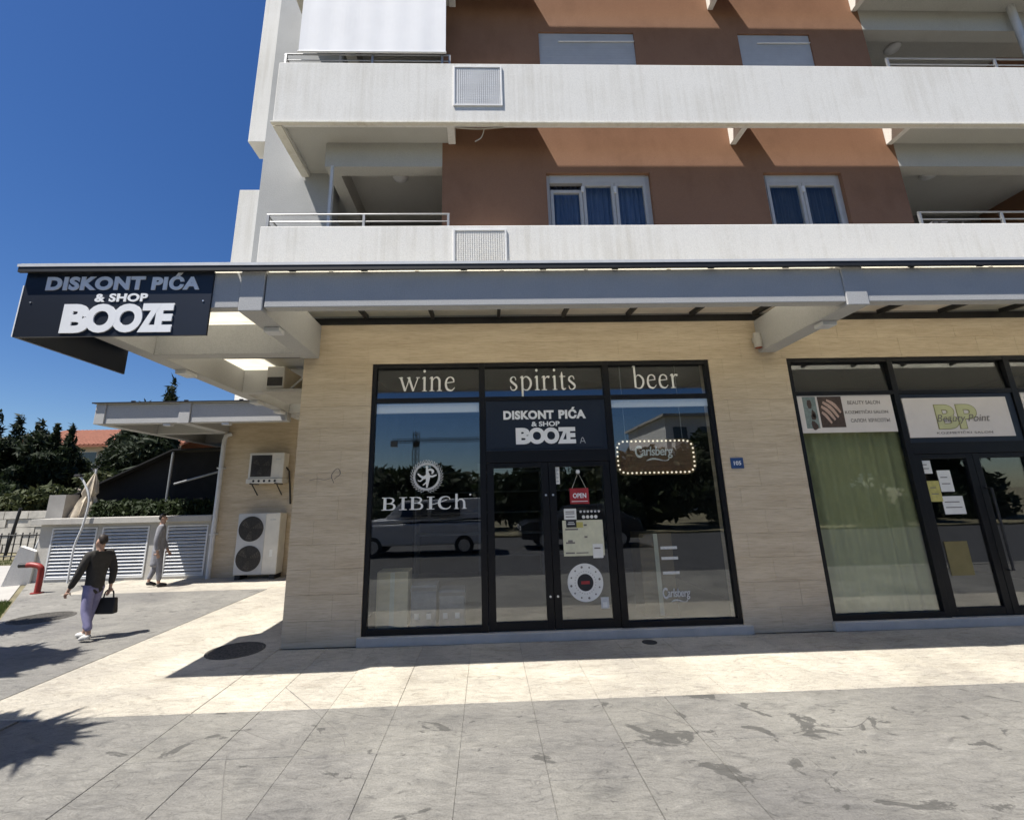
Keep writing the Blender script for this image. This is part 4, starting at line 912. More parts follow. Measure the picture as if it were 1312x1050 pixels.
# ================================================================== NEIGHBOURING BLOCK AT THE BACK
ax = thing('annex_building', 'lower rear block with tan stone wall, slab canopy and downpipe', 'building', (-4.8, 13, 0))
B('stone_wall', 'cladding', ax, -6.80, -2.545, YB, 16.0, 0.0, 4.0)
B('upper_wall', 'white_render', ax, -6.78, -3.5, YB + 0.2, 16.0, 4.0, 6.6)
CF, CL = 10.25, -8.80; zb2, zt2 = 3.535, 3.985
beam('canopy_beam', ax, CL + 0.22, -6.95, CF + 0.03, CF + 0.22, zb2 + 0.008, zt2); beam('canopy_beam', ax, -6.69, -4.52, CF + 0.03, CF + 0.22, zb2 + 0.008, zt2)
beam('canopy_bracket', ax, -6.948, -6.70, CF, YB - 0.001, zb2 - 0.01, zt2 + 0.004)
beam('canopy_beam', ax, CL, CL + 0.218, CF + 0.001, 16, zb2, zt2 - 0.001)
for y in (11.95, 14.0): beam('canopy_bracket', ax, CL + 0.22, -6.80, y, y + 0.2, zb2 + 0.01, zt2 - 0.003)
B('canopy_roof', 'soffit', ax, CL - 0.02, -4.52, CF - 0.04, YB + 0.18, zt2 + 0.006, zt2 + 0.02)
B('canopy_roof', 'soffit', ax, CL - 0.02, -6.82, YB + 0.181, 16, zt2 + 0.006, zt2 + 0.02)
B('roof_edge', 'black_steel', ax, CL - 0.06, -4.53, CF - 0.055, CF - 0.041, zt2 + 0.01, zt2 + 0.04)
for x in (-8.0, -6.83, -5.6): B('roof_clamp', 'black_steel', ax, x, x + 0.08, CF - 0.06, CF - 0.02, zt2 + 0.041, zt2 + 0.065)
MB().tube([(-6.62, YB - 0.02, 3.50), (-6.72, YB - 0.08, 3.44), (-6.74, YB - 0.10, 3.3), (-6.74, YB - 0.10, 0.0)], 0.055, 14).build('downpipe', 'alu_paint', ax, smooth=True)
for z in (1.0, 2.6): B('pipe_clip', 'alu_paint', ax, -6.81, -6.67, YB - 0.165, YB - 0.002, z, z + 0.035)
for x in (-7.3, -6.0): B('beam_lamp', 'alu_paint', ax, x, x + 0.16, CF + 0.06, CF + 0.2, zb2 - 0.05, zb2 + 0.007)

# retaining wall with louvred openings
rw = thing('retaining_wall', 'grey concrete retaining wall with louvred metal openings beside the rear block', 'wall', (-9, 12.1, 0))
mb = MB(); wall_holes(mb, -11.0, -6.82, -0.03, 1.33, [(-10.70, -9.62, 0.06, 1.25), (-9.50, -8.36, 0.06, 1.25), (-7.93, -6.93, 0.06, 1.25)], YB + 0.02, YB + 0.3)
mb.build('wall_body', 'concrete', rw)
B('wall_cap', 'concrete', rw, -11.15, -6.815, YB - 0.12, YB + 0.42, 1.335, 1.475, bevel=0.008)
B('backing', 'room_dark', rw, -10.9, -6.85, YB + 0.301, YB + 0.34, 0.0, 1.3)
for xa, xb in ((-10.70, -9.62), (-9.50, -8.36), (-7.93, -6.93)):
    mb = MB(); t = 0.035
    mb.box(xa, xa + t, YB, YB + 0.07, 0.06, 1.25); mb.box(xb - t, xb, YB, YB + 0.07, 0.06, 1.25); mb.box(xa + t, xb - t, YB + 0.001, YB + 0.07, 0.06, 0.06 + t); mb.box(xa + t, xb - t, YB + 0.001, YB + 0.07, 1.25 - t, 1.25)
    lf = mb.build('louvre_frame', 'alu_paint', rw)
    me0 = None
    for j in range(14):
        z = 0.105 + j * 0.0795
        if me0 is None:
            so = MB().hexa([(xa + t, YB + 0.005, z), (xb - t, YB + 0.005, z), (xb - t, YB + 0.062, z + 0.045), (xa + t, YB + 0.062, z + 0.045)],
                           [(xa + t, YB + 0.005, z + 0.012), (xb - t, YB + 0.005, z + 0.012), (xb - t, YB + 0.062, z + 0.057), (xa + t, YB + 0.062, z + 0.057)]).build('slat', 'alu_paint', lf); me0 = so.data
        else:
            so = bpy.data.objects.new('slat', me0); so.location = (0, 0, j * 0.0795); link(so, lf)
MB().prism([(-11.35, 11.6, -0.03), (-10.95, 11.85, -0.03), (-10.95, 11.85, 0.72), (-11.2, 11.7, 0.86)], (-0.05, 0.16, 0)).build('wing_wall', 'white_render', rw)
B('end_pillar', 'concrete_dark', rw, -11.35, -10.93, YB + 0.45, YB + 0.85, -0.03, 2.06)

# ================================================================== STREET FURNITURE AND SMALL THINGS
def cover(x, y, r, label, mat='iron'):
    t = thing('manhole_cover', label, 'manhole cover', (x, y, 0)); MB().ring((x, y, -0.006), r - 0.03, r, 'z', 0.012, 40).build('rim', 'iron', t)
    MB().ring((x, y, -0.006), 0, r - 0.034, 'z', 0.009, 36).build('lid', mat, t)
    k = MB(); n = int(r / 0.05)
    for i in range(-n, n + 1):
        hw = math.sqrt(max(0, (r - 0.05)**2 - (i*0.05)**2))
        if hw > 0.03: k.box(x - hw, x + hw, y + i*0.05 - 0.008, y + i*0.05 + 0.008, 0.0035, 0.0065)
    k.build('rib', 'iron', t)
cover(-3.10, 6.2, 0.33, 'round ribbed iron manhole cover by the stone corner pier'); cover(-7.3, 8.25, 0.42, 'round iron manhole cover in the grey paving by the slanted edge')
tag(MB().ring((1.94, 5.985, -0.004), 0, 0.09, 'z', 0.008, 20).build('floor_drain', 'ink'), 'small dark drain hole in front of the shop doorstep', 'drain')
hp = thing('standpipe', 'red bent water standpipe with black end cap on the paving', 'pipe', (-9.5, 10.5, 0))
MB().tube([tuple(q) for q in crom([(-9.5, 10.5, 0.0), (-9.5, 10.5, 0.38), (-9.53, 10.49, 0.52), (-9.68, 10.47, 0.57), (-9.78, 10.46, 0.57)], 5)], 0.055, 16).build('pipe', 'red_paint', hp, smooth=True)
MB().tube([(-9.78, 10.46, 0.57), (-9.92, 10.44, 0.57)], 0.05, 16).build('end_cap', 'black_steel', hp, smooth=True)
MB().ring((-9.5, 10.5, 0.0), 0, 0.11, 'z', 0.02, 20).build('flange', 'red_paint', hp)
lp = thing('lamp_post', 'slim pale bent post in front of the louvred wall', 'post', (-9.95, 11.75, 0))
MB().tube([tuple(q) for q in crom([(-9.95, 11.72, 0.0), (-9.95, 11.72, 0.8), (-9.84, 11.72, 1.3), (-9.80, 11.72, 1.9), (-9.98, 11.72, 2.3), (-10.15, 11.72, 2.5)], 5)], 0.022, 10).build('pole', 'alu_paint', lp, smooth=True)
B('head', 'black_steel', lp, -10.24, -10.08, 11.66, 11.78, 2.47, 2.53, bevel=0.015)
# folded parasol
pa = thing('folded_parasol', 'folded cream parasol leaning above the retaining wall', 'parasol', (-10.45, 12.6, 1.2))
mb = MB(); rings = []
base, tip = Vector((-10.62, 12.6, 1.25)), Vector((-10.50, 12.6, 2.62))
for i, (t, r0) in enumerate(((0.0, 0.30), (0.2, 0.27), (0.45, 0.20), (0.56, 0.13), (0.62, 0.16), (0.8, 0.11), (1.0, 0.02))):
    c = base.lerp(tip, t)
    for j in range(24):
        a = 2*PI*j/24; rr = r0 * (1 + 0.28 * math.sin(j * PI * 0.75 + i * 0.6)); mb.v.append((c.x + rr*math.cos(a), c.y + rr*math.sin(a)*0.8, c.z + (0.06*math.sin(j*1.7) if i == 0 else 0)))
for i in range(6):
    for j in range(24): mb.f.append((i*24+j, i*24+(j+1) % 24, (i+1)*24+(j+1) % 24, (i+1)*24+j))
mb.build('canopy_cloth', 'parasol_cloth', pa, smooth=True); MB().tube([(-10.62, 12.6, 0.0), (-10.49, 12.6, 2.72)], 0.022, 8).build('pole', 'alu_paint', pa)
# black shade net over the terrace behind the wall
sn = thing('shade_awning', 'large black pitched shade awning on grey poles behind the retaining wall', 'awning', (-9, 14.5, 0))
mb = MB(); rid = (-7.2, 3.75)
mb.prism([(-11.7, 13.1, 1.95), (-8.9, 13.1, 3.28), (-6.0, 13.4, 3.38), (-6.0, 13.4, 3.34), (-8.9, 13.1, 3.24), (-11.7, 13.1, 1.90)], (-0.6, 5.5, 0.15)).build('cloth', 'net_black', sn)
MB().prism([(-11.6, 13.4, 1.4), (-8.9, 13.4, 1.4), (-6.2, 13.6, 1.4), (-6.2, 13.6, 3.3), (-8.9, 13.4, 3.2), (-11.6, 13.4, 1.95)], (-0.3, 0.06, 0)).build('side_curtain', 'net_black', sn)
for x, h in ((-11.0, 2.2), (-8.9, 3.2), (-6.9, 3.3)): MB().tube([(x, 13.15, 0.0), (x, 13.15, h)], 0.035, 8).build('pole', 'rail_steel', sn)
MB().tube([(-8.65, 13.0, 2.3), (-6.6, 13.05, 2.85)], 0.03, 8).build('brace', 'rail_steel', sn)
# fence, stone wall far left
fe = thing('metal_fence', 'low black metal railing fence beyond the path', 'fence', (-17.5, 17.2, 0))
for i in range(34):
    x = -21.5 + i * 0.24; MB().tube([(x, 17.2, 0.0), (x, 17.2, 0.9)], 0.018, 6).build('picket', 'black_steel', fe)
for z in (0.12, 0.82): MB().tube([(-21.6, 17.2, z), (-13.4, 17.2, z)], 0.022, 6).build('rail', 'black_steel', fe)
sw = thing('stone_boundary_wall', 'pale stone boundary wall behind the metal fence', 'wall', (-21, 20, 0))
for r_ in range(5):
    x = -30 + random.uniform(0, 0.5)
    while x < -17.0:
        L = random.uniform(0.5, 1.0); B('stone', 'stone_wall', sw, x, min(x + L - 0.03, -16.8), 20 + random.uniform(-0.03, 0.03), 20.4, 0.0 + r_ * 0.33, 0.0 + r_ * 0.33 + 0.305); x += L
B('core', 'concrete_dark', sw, -30, -16.85, 20.05, 20.35, 0, 1.62)
ps = thing('pole_pair', 'thin leaning grey poles at the corner of the stone wall', 'pole', (-16.5, 18.2, 0))
MB().tube([(-16.9, 18.2, 0.0), (-16.35, 18.2, 1.9)], 0.06, 8).build('pole', 'alu_paint', ps); MB().tube([(-17.9, 18.2, 0.0), (-17.7, 18.2, 1.75)], 0.05, 8).build('pole', 'black_steel', ps)

# house with red roof
hs = thing('house', 'distant house with red tiled roof beyond the trees', 'house', (-36, 42, 0))
mb = MB(); wall_holes(mb, -42.5, -28, 0, 7.0, [(-41.0, -38.8, 5.0, 6.6), (-37.6, -35.2, 5.0, 6.6), (-34.2, -32.0, 5.0, 6.6)], 42, 42.3); mb.box(-42.5, -42.2, 42.301, 52, 0, 7.0); mb.build('wall', 'house_wall', hs)
B('back_wall', 'house_wall', hs, -42.2, -28, 51.7, 52, 0, 7.0)
for a, b in ((-41.0, -38.8), (-37.6, -35.2), (-34.2, -32.0)):
    wf = B('window', 'shutter_grey', hs, a, b, 42.12, 42.2, 5.0, 6.6); B('pane', 'glass_dark', wf, a + 0.15, b - 0.15, 42.1, 42.118, 5.1, 6.5)
mb = MB()
for i in range(40):      # rows of tiles as long rolls down the slope
    x = -43.0 + i * 0.40; mb.hexa([(x, 41.2, 7.0), (x + 0.36, 41.2, 7.0), (x + 0.36, 47, 9.2), (x, 47, 9.2)], [(x + 0.05, 41.2, 7.16), (x + 0.31, 41.2, 7.16), (x + 0.31, 47, 9.36), (x + 0.05, 47, 9.36)])
mb.hexa([(-43, 41.2, 6.9), (-27.2, 41.2, 6.9), (-27.2, 47, 9.1), (-43, 47, 9.1)], [(-43, 41.2, 7.03), (-27.2, 41.2, 7.03), (-27.2, 47, 9.23), (-43, 47, 9.23)])
mb.hexa([(-43, 47, 9.1), (-27.2, 47, 9.1), (-27.2, 52.8, 6.9), (-43, 52.8, 6.9)], [(-43, 47, 9.23), (-27.2, 47, 9.23), (-27.2, 52.8, 7.03), (-43, 52.8, 7.03)])
mb.build('roof', 'roof_tile', hs)

# ================================================================== TREES AND PLANTS
def tree(name, label, x, y, h, blobs, n, size, leaf, tr=0.14, limbs=4, group=None, z0=0.0, elong=1.6):
    t = thing(name, label, 'tree' if 'shrub' not in name else 'shrub', (x, y, z0), group); mb = MB()
    mb.tube([(x, y, z0 - 0.1), (x + 0.03*h*random.uniform(-1, 1), y, z0 + h*0.35), (x, y + 0.02*h, z0 + h*0.8)], [tr, tr*0.75, tr*0.25], 10)
    for i in range(limbs):
        bl = random.choice(blobs); s = z0 + h * random.uniform(0.2, 0.45)
        mb.tube([(x, y, s), ((x + bl[0])/2, (y + bl[1])/2, (s + bl[2])/2 + 0.1*h), (bl[0], bl[1], bl[2])], [tr*0.5, tr*0.35, tr*0.1], 7)
    mb.build('trunk', 'bark', t, smooth=True)
    leaf_mass('crown', blobs, n, size, leaf, t, elong=elong); return t
def cypress(x, y, h, r, n, label, leaf='leaf_cypress', group='cypresses behind the terrace'):
    bl = [(x + random.uniform(-0.25, 0.25)*r, y + random.uniform(-0.3, 0.3)*r, h*t, r*k*random.uniform(0.8, 1.1), r*k, h*0.12) for t, k in ((0.1, 0.75), (0.2, 0.95), (0.32, 1.0), (0.45, 0.92), (0.58, 0.8), (0.7, 0.62), (0.8, 0.45), (0.89, 0.3), (0.96, 0.15))]
    tree('cypress_tree', label, x, y, h*0.9, bl, n, 0.075 + 0.01*h/8, leaf, 0.16, 2, None, 0.0, 2.4)
cypress(-17.2, 22.5, 6.6, 1.3, 16000, 'dark column cypress behind the rear canopy beside the red roof')
cypress(-15.2, 21.5, 6.0, 1.5, 16000, 'dark broad cypress behind the black awning')
cypress(-17.1, 24.5, 8.2, 0.9, 9000, 'tall thin cypress whose tip shows above the rear canopy')
def tuft(x, y, zs, r, n): return [(x + random.uniform(-1, 1)*r, y + random.uniform(-1, 1)*r*0.6, random.uniform(*zs), r*random.uniform(0.28, 0.5), r*random.uniform(0.28, 0.5), r*random.uniform(0.22, 0.42)) for _ in range(n)]
def spire(x, y, z, r, h): return [(x, y, z + h*t, r*(1 - t*0.85), r*(1 - t*0.85), h*0.16) for t in (0.1, 0.3, 0.5, 0.7, 0.9)]
bl = tuft(-26.2, 26, (1.2, 5.0), 2.4, 24) + spire(-26.4, 26, 3.5, 0.8, 3.4) + spire(-25.2, 26, 3.5, 0.75, 3.0) + spire(-27.6, 26, 3.5, 0.9, 3.4)
tree('pine_tree', 'dark spiky conifer at the edge beside the red-roofed house', -26, 26, 5.0, bl, 34000, 0.09, 'leaf_cypress', 0.2, 5, None, 0, 2.2)
bl = tuft(-23.3, 25, (1.2, 4.3), 1.4, 18) + spire(-23.3, 25, 3.2, 0.55, 2.9) + spire(-22.5, 25, 3.2, 0.55, 2.8)
tree('pine_tree', 'twin-tipped dark conifer in front of the red-roofed house', -22.9, 25, 4.5, bl, 26000, 0.085, 'leaf_cypress', 0.16, 4, None, 0, 2.2)
tree('shrub', 'yellowish green bushy shrub above the stone boundary wall', -20.5, 22, 2.4, tuft(-20.8, 22, (0.9, 2.3), 1.8, 12), 9000, 0.10, 'leaf_olive', 0.1, 4)
tree('shrub', 'dark green rounded shrub at the far end of the stone wall', -24.0, 22.2, 2.4, tuft(-24.0, 22.2, (1.0, 2.6), 1.9, 12), 8000, 0.10, 'leaf_pine', 0.1, 4)
tree('shrub', 'loose olive shrub behind the folded parasol', -13.6, 18.5, 2.4, tuft(-13.5, 18.5, (1.2, 2.8), 1.1, 10), 8000, 0.07, 'leaf_olive', 0.08, 5)
tree('shrub', 'feathery pale shrub between parasol and black awning', -12.3, 15.0, 2.2, tuft(-12.4, 15.0, (1.4, 2.7), 0.8, 8), 6000, 0.055, 'leaf_olive', 0.06, 5)
tree('shrub', 'low dark shrub behind the grey end pillar', -12.0, 13.6, 1.3, tuft(-11.95, 13.7, (0.9, 1.8), 0.42, 9), 4000, 0.05, 'leaf_pine', 0.06, 4)
tree('broadleaf_tree', 'green tree peeping over the black awning under the rear canopy', -14.5, 27, 5.0, tuft(-14.3, 27, (3.0, 5.6), 2.4, 14), 9000, 0.13, 'leaf_hedge', 0.18, 5)
hd = thing('hedge', 'clipped dark hedge growing along the top of the retaining wall', 'hedge', (-8.6, 12.6, 1.0))
leaf_mass('foliage', [(-10.2 + 0.27*i, 12.62 + random.uniform(-0.05, 0.05), 1.58 + random.uniform(-0.03, 0.06), 0.24, 0.26, 0.30) for i in range(13)], 9000, 0.04, 'leaf_hedge', hd)
MB().tube([(-10.2, 12.62, 1.3), (-6.95, 12.62, 1.35)], 0.03, 6).build('stem', 'bark', hd)
tree('broadleaf_tree', 'young leafy tree on the lawn shading the grey paving', -6.2, 2.9, 4.6, tuft(-5.95, 2.95, (3.5, 4.7), 0.8, 11), 2000, 0.13, 'leaf_olive', 0.08, 6, None, 0, 2.4)
tree('broadleaf_tree', 'slender tree on the lawn by the slanted paving edge', -7.9, 4.9, 4.8, tuft(-7.75, 4.95, (3.5, 4.6), 0.8, 8), 1500, 0.13, 'leaf_olive', 0.08, 6, None, 0, 2.4)
tree('broadleaf_tree', 'farther thin tree on the lawn near the grass edge', -9.6, 6.3, 4.6, tuft(-9.45, 6.3, (3.6, 4.5), 0.7, 8), 1500, 0.13, 'leaf_olive', 0.08, 6, None, 0, 2.4)
for nm, box, n in (('grass', (-19.5, -13.2, 15.9, 17.4), 5000), ('grass', (-9.6, -7.6, 7.9, 9.8), 7000)):
    x0, x1, y0, y1 = box; pts = []
    while len(pts) < n:
        x, y = random.uniform(x0, x1), random.uniform(y0, y1)
        if y0 < 10 and x > -7.56 - (y - 7.72) * 0.844: continue
        pts.append((x, y))
    mb = MB()
    for x, y in pts:
        a = random.uniform(0, 2*PI); h = random.uniform(0.03, 0.085); c, s_ = 0.006*math.cos(a), 0.006*math.sin(a); lx, ly = random.uniform(-0.03, 0.03), random.uniform(-0.03, 0.03)
        mb.add([(x - c, y - s_, -0.036), (x + c, y + s_, -0.036), (x + lx, y + ly, -0.036 + h)], [(0, 1, 2)])
    me = bpy.data.meshes.new('grass'); me.from_pydata(mb.v, [], mb.f); me.materials.append(MATS['grass_blade'])
    o = link(bpy.data.objects.new('grass', me)); o['kind'] = 'stuff'; o['label'] = 'green grass ' + ('beyond the pale path' if y0 > 10 else 'along the slanted paving edge'); o['category'] = 'grass'

# ================================================================== PEOPLE
def skin(name, pts, edges, rad, mat, parent, root=0, sub=2):
    me = bpy.data.meshes.new(name); me.from_pydata(pts, edges, []); me.materials.append(MATS[mat])
    o = link(bpy.data.objects.new(name, me), parent); o.matrix_parent_inverse = Matrix.Identity(4)
    o.modifiers.new('skin', 'SKIN').use_smooth_shade = True
    for i, r_ in enumerate(rad):
        sv = me.skin_vertices[0].data[i]; sv.radius = r_ if isinstance(r_, tuple) else (r_, r_); sv.use_root = (i == root)
    su = o.modifiers.new('sub', 'SUBSURF'); su.levels = sub; su.render_levels = sub
    return o
def person(label, loc, H, face, stride, top, legs, shoes, long_coat=False, arm=(0.10, -0.08), hold=None):
    t = thing('person', label, 'person', loc); t.rotation_euler.z = face
    k = H
    hip = {s: Vector((s*0.045*k, 0, 0.48*k)) for s in (-1, 1)}
    kn = {s: Vector((s*0.058*k, (0.5*s*stride + 0.02)*k, 0.275*k)) for s in (-1, 1)}
    an = {s: Vector((s*0.055*k, (s*stride - (0.02 if s < 0 else -0.01))*k, (0.045 if s > 0 else 0.065)*k)) for s in (-1, 1)}
    toe = {s: an[s] + Vector((0, 0.095*k, -0.022*k if s > 0 else -0.045*k)) for s in (-1, 1)}
    shd = {s: Vector((s*0.105*k, 0, 0.805*k)) for s in (-1, 1)}
    el = {s: Vector((s*0.135*k, -s*stride*0.55*k, 0.63*k)) for s in (-1, 1)}
    wr = {s: Vector((s*0.135*k, (-s*stride*1.0 + 0.05)*k, 0.485*k)) for s in (-1, 1)}
    V, E_, Rd = [], [], []
    def add(p, r_, frm=None):
        V.append(tuple(p)); Rd.append(r_ if isinstance(r_, tuple) else r_)
        if frm is not None: E_.append((frm, len(V) - 1))
        return len(V) - 1
    pel = add((0, 0, 0.52*k), (0.075*k, 0.055*k)); wa = add((0, 0, 0.62*k), (0.068*k, 0.048*k), pel); ch = add((0, 0.005*k, 0.745*k), (0.082*k, 0.056*k), wa)
    nk = add((0, 0, 0.845*k), 0.03*k, ch); jaw = add((0, 0.012*k, 0.885*k), (0.034*k, 0.040*k), nk); hd_ = add((0, 0.006*k, 0.935*k), (0.040*k, 0.048*k), jaw); add((0, 0, 0.98*k), 0.026*k, hd_)
    add((0, 0.060*k, 0.915*k), 0.006*k, hd_)                       # nose
    for s in (-1, 1): add((s*0.044*k, 0.0, 0.93*k), 0.008*k, hd_)    # ears
    for s in (-1, 1):
        h_ = add(hip[s], 0.052*k, pel); kk = add(kn[s], 0.034*k, h_); a_ = add(an[s], 0.022*k, kk); add(toe[s], (0.024*k, 0.014*k), a_)
        s_ = add(shd[s], 0.036*k, ch); e_ = add(el[s], 0.025*k, s_); w_ = add(wr[s], 0.016*k, e_)
        dr = (wr[s] - el[s]).normalized(); palm = add(wr[s] + dr*0.05*k, (0.018*k, 0.012*k), w_)
        for fi in range(5):
            off = Vector((0, (fi - 2)*0.010*k, 0)); ln = (0.030, 0.040, 0.045, 0.041, 0.032)[fi]*k
            b0 = wr[s] + dr*(0.055 if fi else 0.03)*k + off*(1.0 if fi else 2.0)
            i1 = add(b0, 0.0055*k, palm); i2 = add(b0 + dr*ln*0.6 + Vector((-s*0.006*k, 0, 0)), 0.005*k, i1); add(b0 + dr*ln + Vector((-s*0.018*k, 0, 0)), 0.004*k, i2)
    skin('body', V, E_, Rd, 'skin', t)
    # jacket or coat
    V2 = [(0, 0, 0.415*k), (0, 0, 0.62*k), (0, 0.004*k, 0.745*k), (0, 0, 0.825*k)]; E2 = [(0, 1), (1, 2), (2, 3)]; R2 = [(0.096*k, 0.078*k), (0.088*k, 0.066*k), (0.099*k, 0.072*k), (0.045*k, 0.045*k)]
    if long_coat:
        V2.append((0, 0, 0.26*k)); E2.append((0, 4)); R2.append((0.115*k, 0.095*k))
    for s in (-1, 1):
        i = len(V2); V2 += [tuple(shd[s]), tuple(el[s]), tuple(el[s].lerp(wr[s], 0.93))]; E2 += [(2, i), (i, i+1), (i+1, i+2)]; R2 += [0.050*k, 0.037*k, 0.028*k]
    skin('jacket', V2, E2, R2, top, t)
    V3 = [(0, 0, 0.53*k)]; E3 = []; R3 = [(0.070*k, 0.058*k)]
    for s in (-1, 1):
        i = len(V3); V3 += [tuple(hip[s]), tuple(kn[s]), tuple(an[s] + Vector((0, 0, 0.03*k)))]; E3 += [(0, i), (i, i+1), (i+1, i+2)]; R3 += [0.056*k, 0.043*k, 0.032*k]
    skin('trousers', V3, E3, R3, legs, t)
    for s in (-1, 1):
        skin('shoe', [tuple(an[s] + Vector((0, -0.025*k, -0.02*k))), tuple(an[s] + Vector((0, 0.02*k, -0.012*k))), tuple(toe[s] + Vector((0, 0.01*k, 0.0)))], [(0, 1), (1, 2)], [0.027*k, 0.031*k, (0.028*k, 0.02*k)], shoes, t)
    skin('hair', [(0, -0.028*k, 0.90*k), (0, -0.018*k, 0.95*k), (0, 0.0, 0.985*k), (0, 0.028*k, 0.978*k)], [(0, 1), (1, 2), (2, 3)], [(0.036*k, 0.026*k), (0.046*k, 0.040*k), (0.042*k, 0.036*k), (0.028*k, 0.016*k)], 'hair', t)
    bpy.context.view_layer.update()
    return t, wr
p1, wr1 = person('person walking in dark jacket and lilac trousers carrying a dark bag', (-5.45, 6.86, 0.0), 1.36, math.radians(75), 0.085, 'cloth_dark', 'cloth_lilac', 'shoe_light')
hand = p1.matrix_world @ (wr1[1] + Vector((0, 0, -0.07)))
bagt = thing('hand_bag', 'dark soft bag carried by the walking person', 'bag', (hand.x, hand.y, hand.z - 0.30))
bx, by, bz = hand
MB().hexa([(bx - 0.13, by - 0.05, bz - 0.30), (bx + 0.13, by - 0.05, bz - 0.30), (bx + 0.13, by + 0.05, bz - 0.30), (bx - 0.13, by + 0.05, bz - 0.30)], [(bx - 0.115, by - 0.03, bz - 0.09), (bx + 0.115, by - 0.03, bz - 0.09), (bx + 0.115, by + 0.03, bz - 0.09), (bx - 0.115, by + 0.03, bz - 0.09)]).build('pouch', 'shoe_dark', bagt, bevel=0.02)
MB().tube([tuple(q) for q in crom([(bx - 0.07, by, bz - 0.095), (bx - 0.05, by, bz - 0.01), (bx, by, bz + 0.01), (bx + 0.05, by, bz - 0.01), (bx + 0.07, by, bz - 0.095)], 5)], 0.009, 8).build('strap', 'shoe_dark', bagt, smooth=True)
person('person in long grey coat standing before the louvred wall', (-7.36, 10.85, 0.0), 1.56, math.radians(-60), 0.05, 'cloth_grey', 'cloth_grey', 'shoe_dark', True)

# ================================================================== ACROSS THE STREET (seen mirrored in the shop glass)
def car(label, x, y, paint, L=4.4, H=1.5, van=False):
    t = thing('parked_car', label, 'car', (x, y, -0.10)); z = -0.10; hw = 0.88
    prof = [(-0.5, 0.35), (-0.5, 0.85), (-0.44, 0.98), (-0.20, 1.02), (-0.08, 1.46), (0.26, 1.50), (0.40, 1.06), (0.48, 0.98), (0.5, 0.7), (0.5, 0.32)]
    if van: prof = [(-0.5, 0.35), (-0.5, 1.0), (-0.36, 1.16), (-0.24, 1.22), (-0.12, 1.80), (0.46, 1.84), (0.5, 1.2), (0.5, 0.35)]
    mb = MB()
    low = [(x + px*L, y - hw, z + min(pz, 1.04)) for px, pz in prof]
    mb.prism(low, (0, 2*hw, 0)); mb.build('body', paint, t, bevel=0.06)
    cab = [(px, pz) for px, pz in prof if pz > 0.97]; n = len(cab)
    a = [(x + px*L, y - hw*(0.97 if pz < 1.2 else 0.78), z + pz) for px, pz in cab]; b = [(q[0], 2*y - q[1], q[2]) for q in a]
    mb = MB(); mb.add(a + b, [tuple(range(n)), tuple(range(n, 2*n))[::-1]] + [(i, (i+1) % n, n + (i+1) % n, n + i) for i in range(n)]); cb = mb.build('cabin', paint, t, bevel=0.03)
    zc, zt_ = 1.06 + (0.2 if van else 0), 1.40 + (0.32 if van else 0)
    for u0, u1 in ((-0.13, 0.06), (0.08, 0.28)):
        for s in (-1, 1): MB().hexa([(x + u0*L, y + s*hw*0.955, z + zc), (x + u1*L, y + s*hw*0.955, z + zc), (x + u1*L, y + s*hw*0.9, z + zc), (x + u0*L, y + s*hw*0.9, z + zc)], [(x + u0*L + 0.1, y + s*hw*0.83, z + zt_), (x + u1*L - 0.02, y + s*hw*0.83, z + zt_), (x + u1*L - 0.02, y + s*hw*0.78, z + zt_), (x + u0*L + 0.1, y + s*hw*0.78, z + zt_)]).build('side_window', 'glass_dark', t)
    for px in (-0.31, 0.31):
        for s in (-1, 1):
            wh = MB().ring((x + px*L, y + s*(hw - 0.1) - 0.11, z + 0.32), 0, 0.32, 'y', 0.22, 24).build('wheel', 'tyre', t)
            MB().ring((x + px*L, y + s*(hw + 0.015) - 0.01, z + 0.32), 0, 0.2, 'y', 0.02, 18).build('rim', 'alu', wh)
    for s in (-1, 1): B('headlight', 'pvc_white', t, x - 0.505*L, x - 0.48*L, y + s*0.6 - 0.16, y + s*0.6 + 0.16, z + 0.66, z + 0.8)
car('white van parked across the street', -2.3, -4.2, 'car_white', 4.9, 1.85, True)
car('dark saloon parked across the street behind the white van', 3.4, -5.2, 'car_dark')
car('dark hatchback parked across the street beside the hedge', -9.5, -5.4, 'car_dark', 4.1)
wf_ = thing('picket_fence', 'pale picket fence along the verge across the street', 'fence', (-6, -9.9, 0))
for i in range(50): B('picket', 'sign_white', wf_, -12 + i*0.19, -11.9 + i*0.19, -9.92, -9.89, -0.03, 0.95)
for z in (0.2, 0.75): B('rail', 'sign_white', wf_, -12.1, -2.3, -9.885, -9.85, z, z + 0.06)
for i, (x, y, h, rr, lf) in enumerate(((-15, -14, 3.2, 2.5, 'leaf_pine'), (-8.5, -15, 2.9, 2.5, 'leaf_hedge'), (-2.5, -14.5, 2.9, 2.3, 'leaf_pine'), (3.5, -15, 3.0, 2.1, 'leaf_hedge'), (8.5, -13, 3.6, 2.1, 'leaf_olive'), (14.5, -15, 4.4, 2.5, 'leaf_hedge'), (20.5, -14, 4.4, 2.4, 'leaf_pine'), (27, -15, 5.0, 2.7, 'leaf_hedge'))):
    tree('broadleaf_tree', ('leafy tree across the street ' + ('behind the dark hatchback', 'behind the pale picket fence', 'behind the white van', 'between white van and dark saloon', 'behind the dark saloon', 'at the near corner of the apartment block', 'before the apartment block windows', 'at the far end of the apartment block')[i]), x, y, h, tuft(x, y, (0.6, h), rr*1.2, 24), 8000, 0.17, lf, 0.16, 4, 'trees across the street')
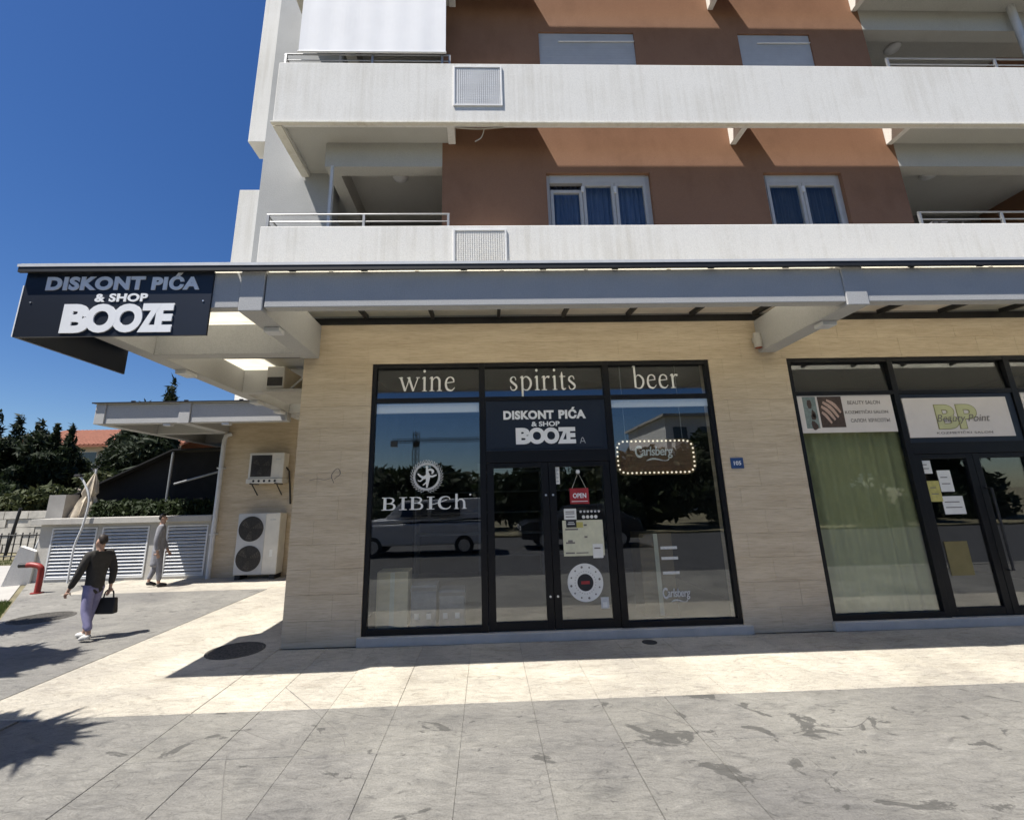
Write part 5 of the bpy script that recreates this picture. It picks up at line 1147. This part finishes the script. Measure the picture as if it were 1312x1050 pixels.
for i, x in enumerate((-12, -4.5, 6, 12.5, 19)):
    tree('shrub', ('rounded hedge shrub facing the %s' % ('lawn tree', 'left shop window', 'right shop window', 'salon window', 'salon door')[i]) + ' across the street', x, -10.9, 1.4, tuft(x, -10.9, (0.3, 1.5), 1.7, 10), 3000, 0.09, 'leaf_hedge', 0.05, 3)
ab = thing('apartment_block', 'white apartment block far across the street', 'building', (27, -32, 0))
mb = MB(); hl = [(18.8 + 2.6*i, 20.2 + 2.6*i, 0.9 + 2.9*j, 2.4 + 2.9*j) for i in range(7) for j in range(3)]
wall_holes(mb, 18, 37, 0, 9.2, hl, -32.3, -32); mb.build('wall', 'white_render', ab)
B('side_wall', 'white_render', ab, 18, 18.3, -44, -32.301, 0, 9.2); B('roof', 'concrete', ab, 17.6, 37.4, -44.3, -31.4, 9.2, 9.45)
for h_ in hl: B('pane', 'glass_dark', ab, h_[0], h_[1], -32.25, -32.2, h_[2], h_[3])
for j in range(3): B('balcony', 'white_render', ab, 18.4, 36.6, -31.99, -30.9, 0.1 + 2.9*j, 0.75 + 2.9*j)
cr = thing('tower_crane', 'tower crane rising behind the trees across the street', 'crane', (-23.2, -138, 0))
def lattice(a, b, wdt, n, name):
    mb = MB(); a, b = Vector(a), Vector(b); ax_ = (b - a).normalized(); u = ax_.orthogonal().normalized()*wdt; v = ax_.cross(u)
    cs = [u + v, u - v, -u - v, -u + v]
    for c in cs: mb.tube([a + c, b + c], wdt*0.16, 4)
    for i in range(n):
        p, q = a.lerp(b, i/n), a.lerp(b, (i+1)/n)
        for j in range(4): mb.tube([p + cs[j], q + cs[(j+1) % 4]], wdt*0.1, 4)
    mb.build(name, 'crane_steel', cr)
lattice((-23.2, -138, 0), (-23.2, -138, 23.5), 0.8, 14, 'mast'); lattice((-31, -138, 20.5), (-1.5, -138, 20.5), 0.5, 26, 'jib')
B('counterweight', 'concrete', cr, -31.6, -29.4, -138.8, -137.2, 18.6, 20.4); B('cab', 'crane_steel', cr, -24.2, -22.2, -138.9, -137.1, 18.4, 20.2)

# drying rack on the right-hand balcony
dr_ = thing('drying_rack', 'small folding laundry rack on the balcony over the salon', 'rack', (7.35, 6.2, 4.71))
for i in range(5): MB().tube([(7.10 + 0.12*i, 6.08, 5.80), (7.10 + 0.12*i, 6.32, 5.78)], 0.006, 6).build('rung', 'ac_dark', dr_)
for y in (6.08, 6.32): MB().tube([(7.05, y, 5.79), (7.65, y, 5.80)], 0.009, 6).tube([(7.12, y, 4.72), (7.55, y, 5.79)], 0.009, 6).tube([(7.58, y, 4.72), (7.15, y, 5.79)], 0.009, 6).build('side_frame', 'ac_dark', dr_)
MB().prism([(7.12, 6.13, 5.805), (7.36, 6.13, 5.805), (7.36, 6.29, 5.80), (7.12, 6.29, 5.80)], (0, 0, 0.03)).build('folded_cloth', 'cloth_grey', dr_)
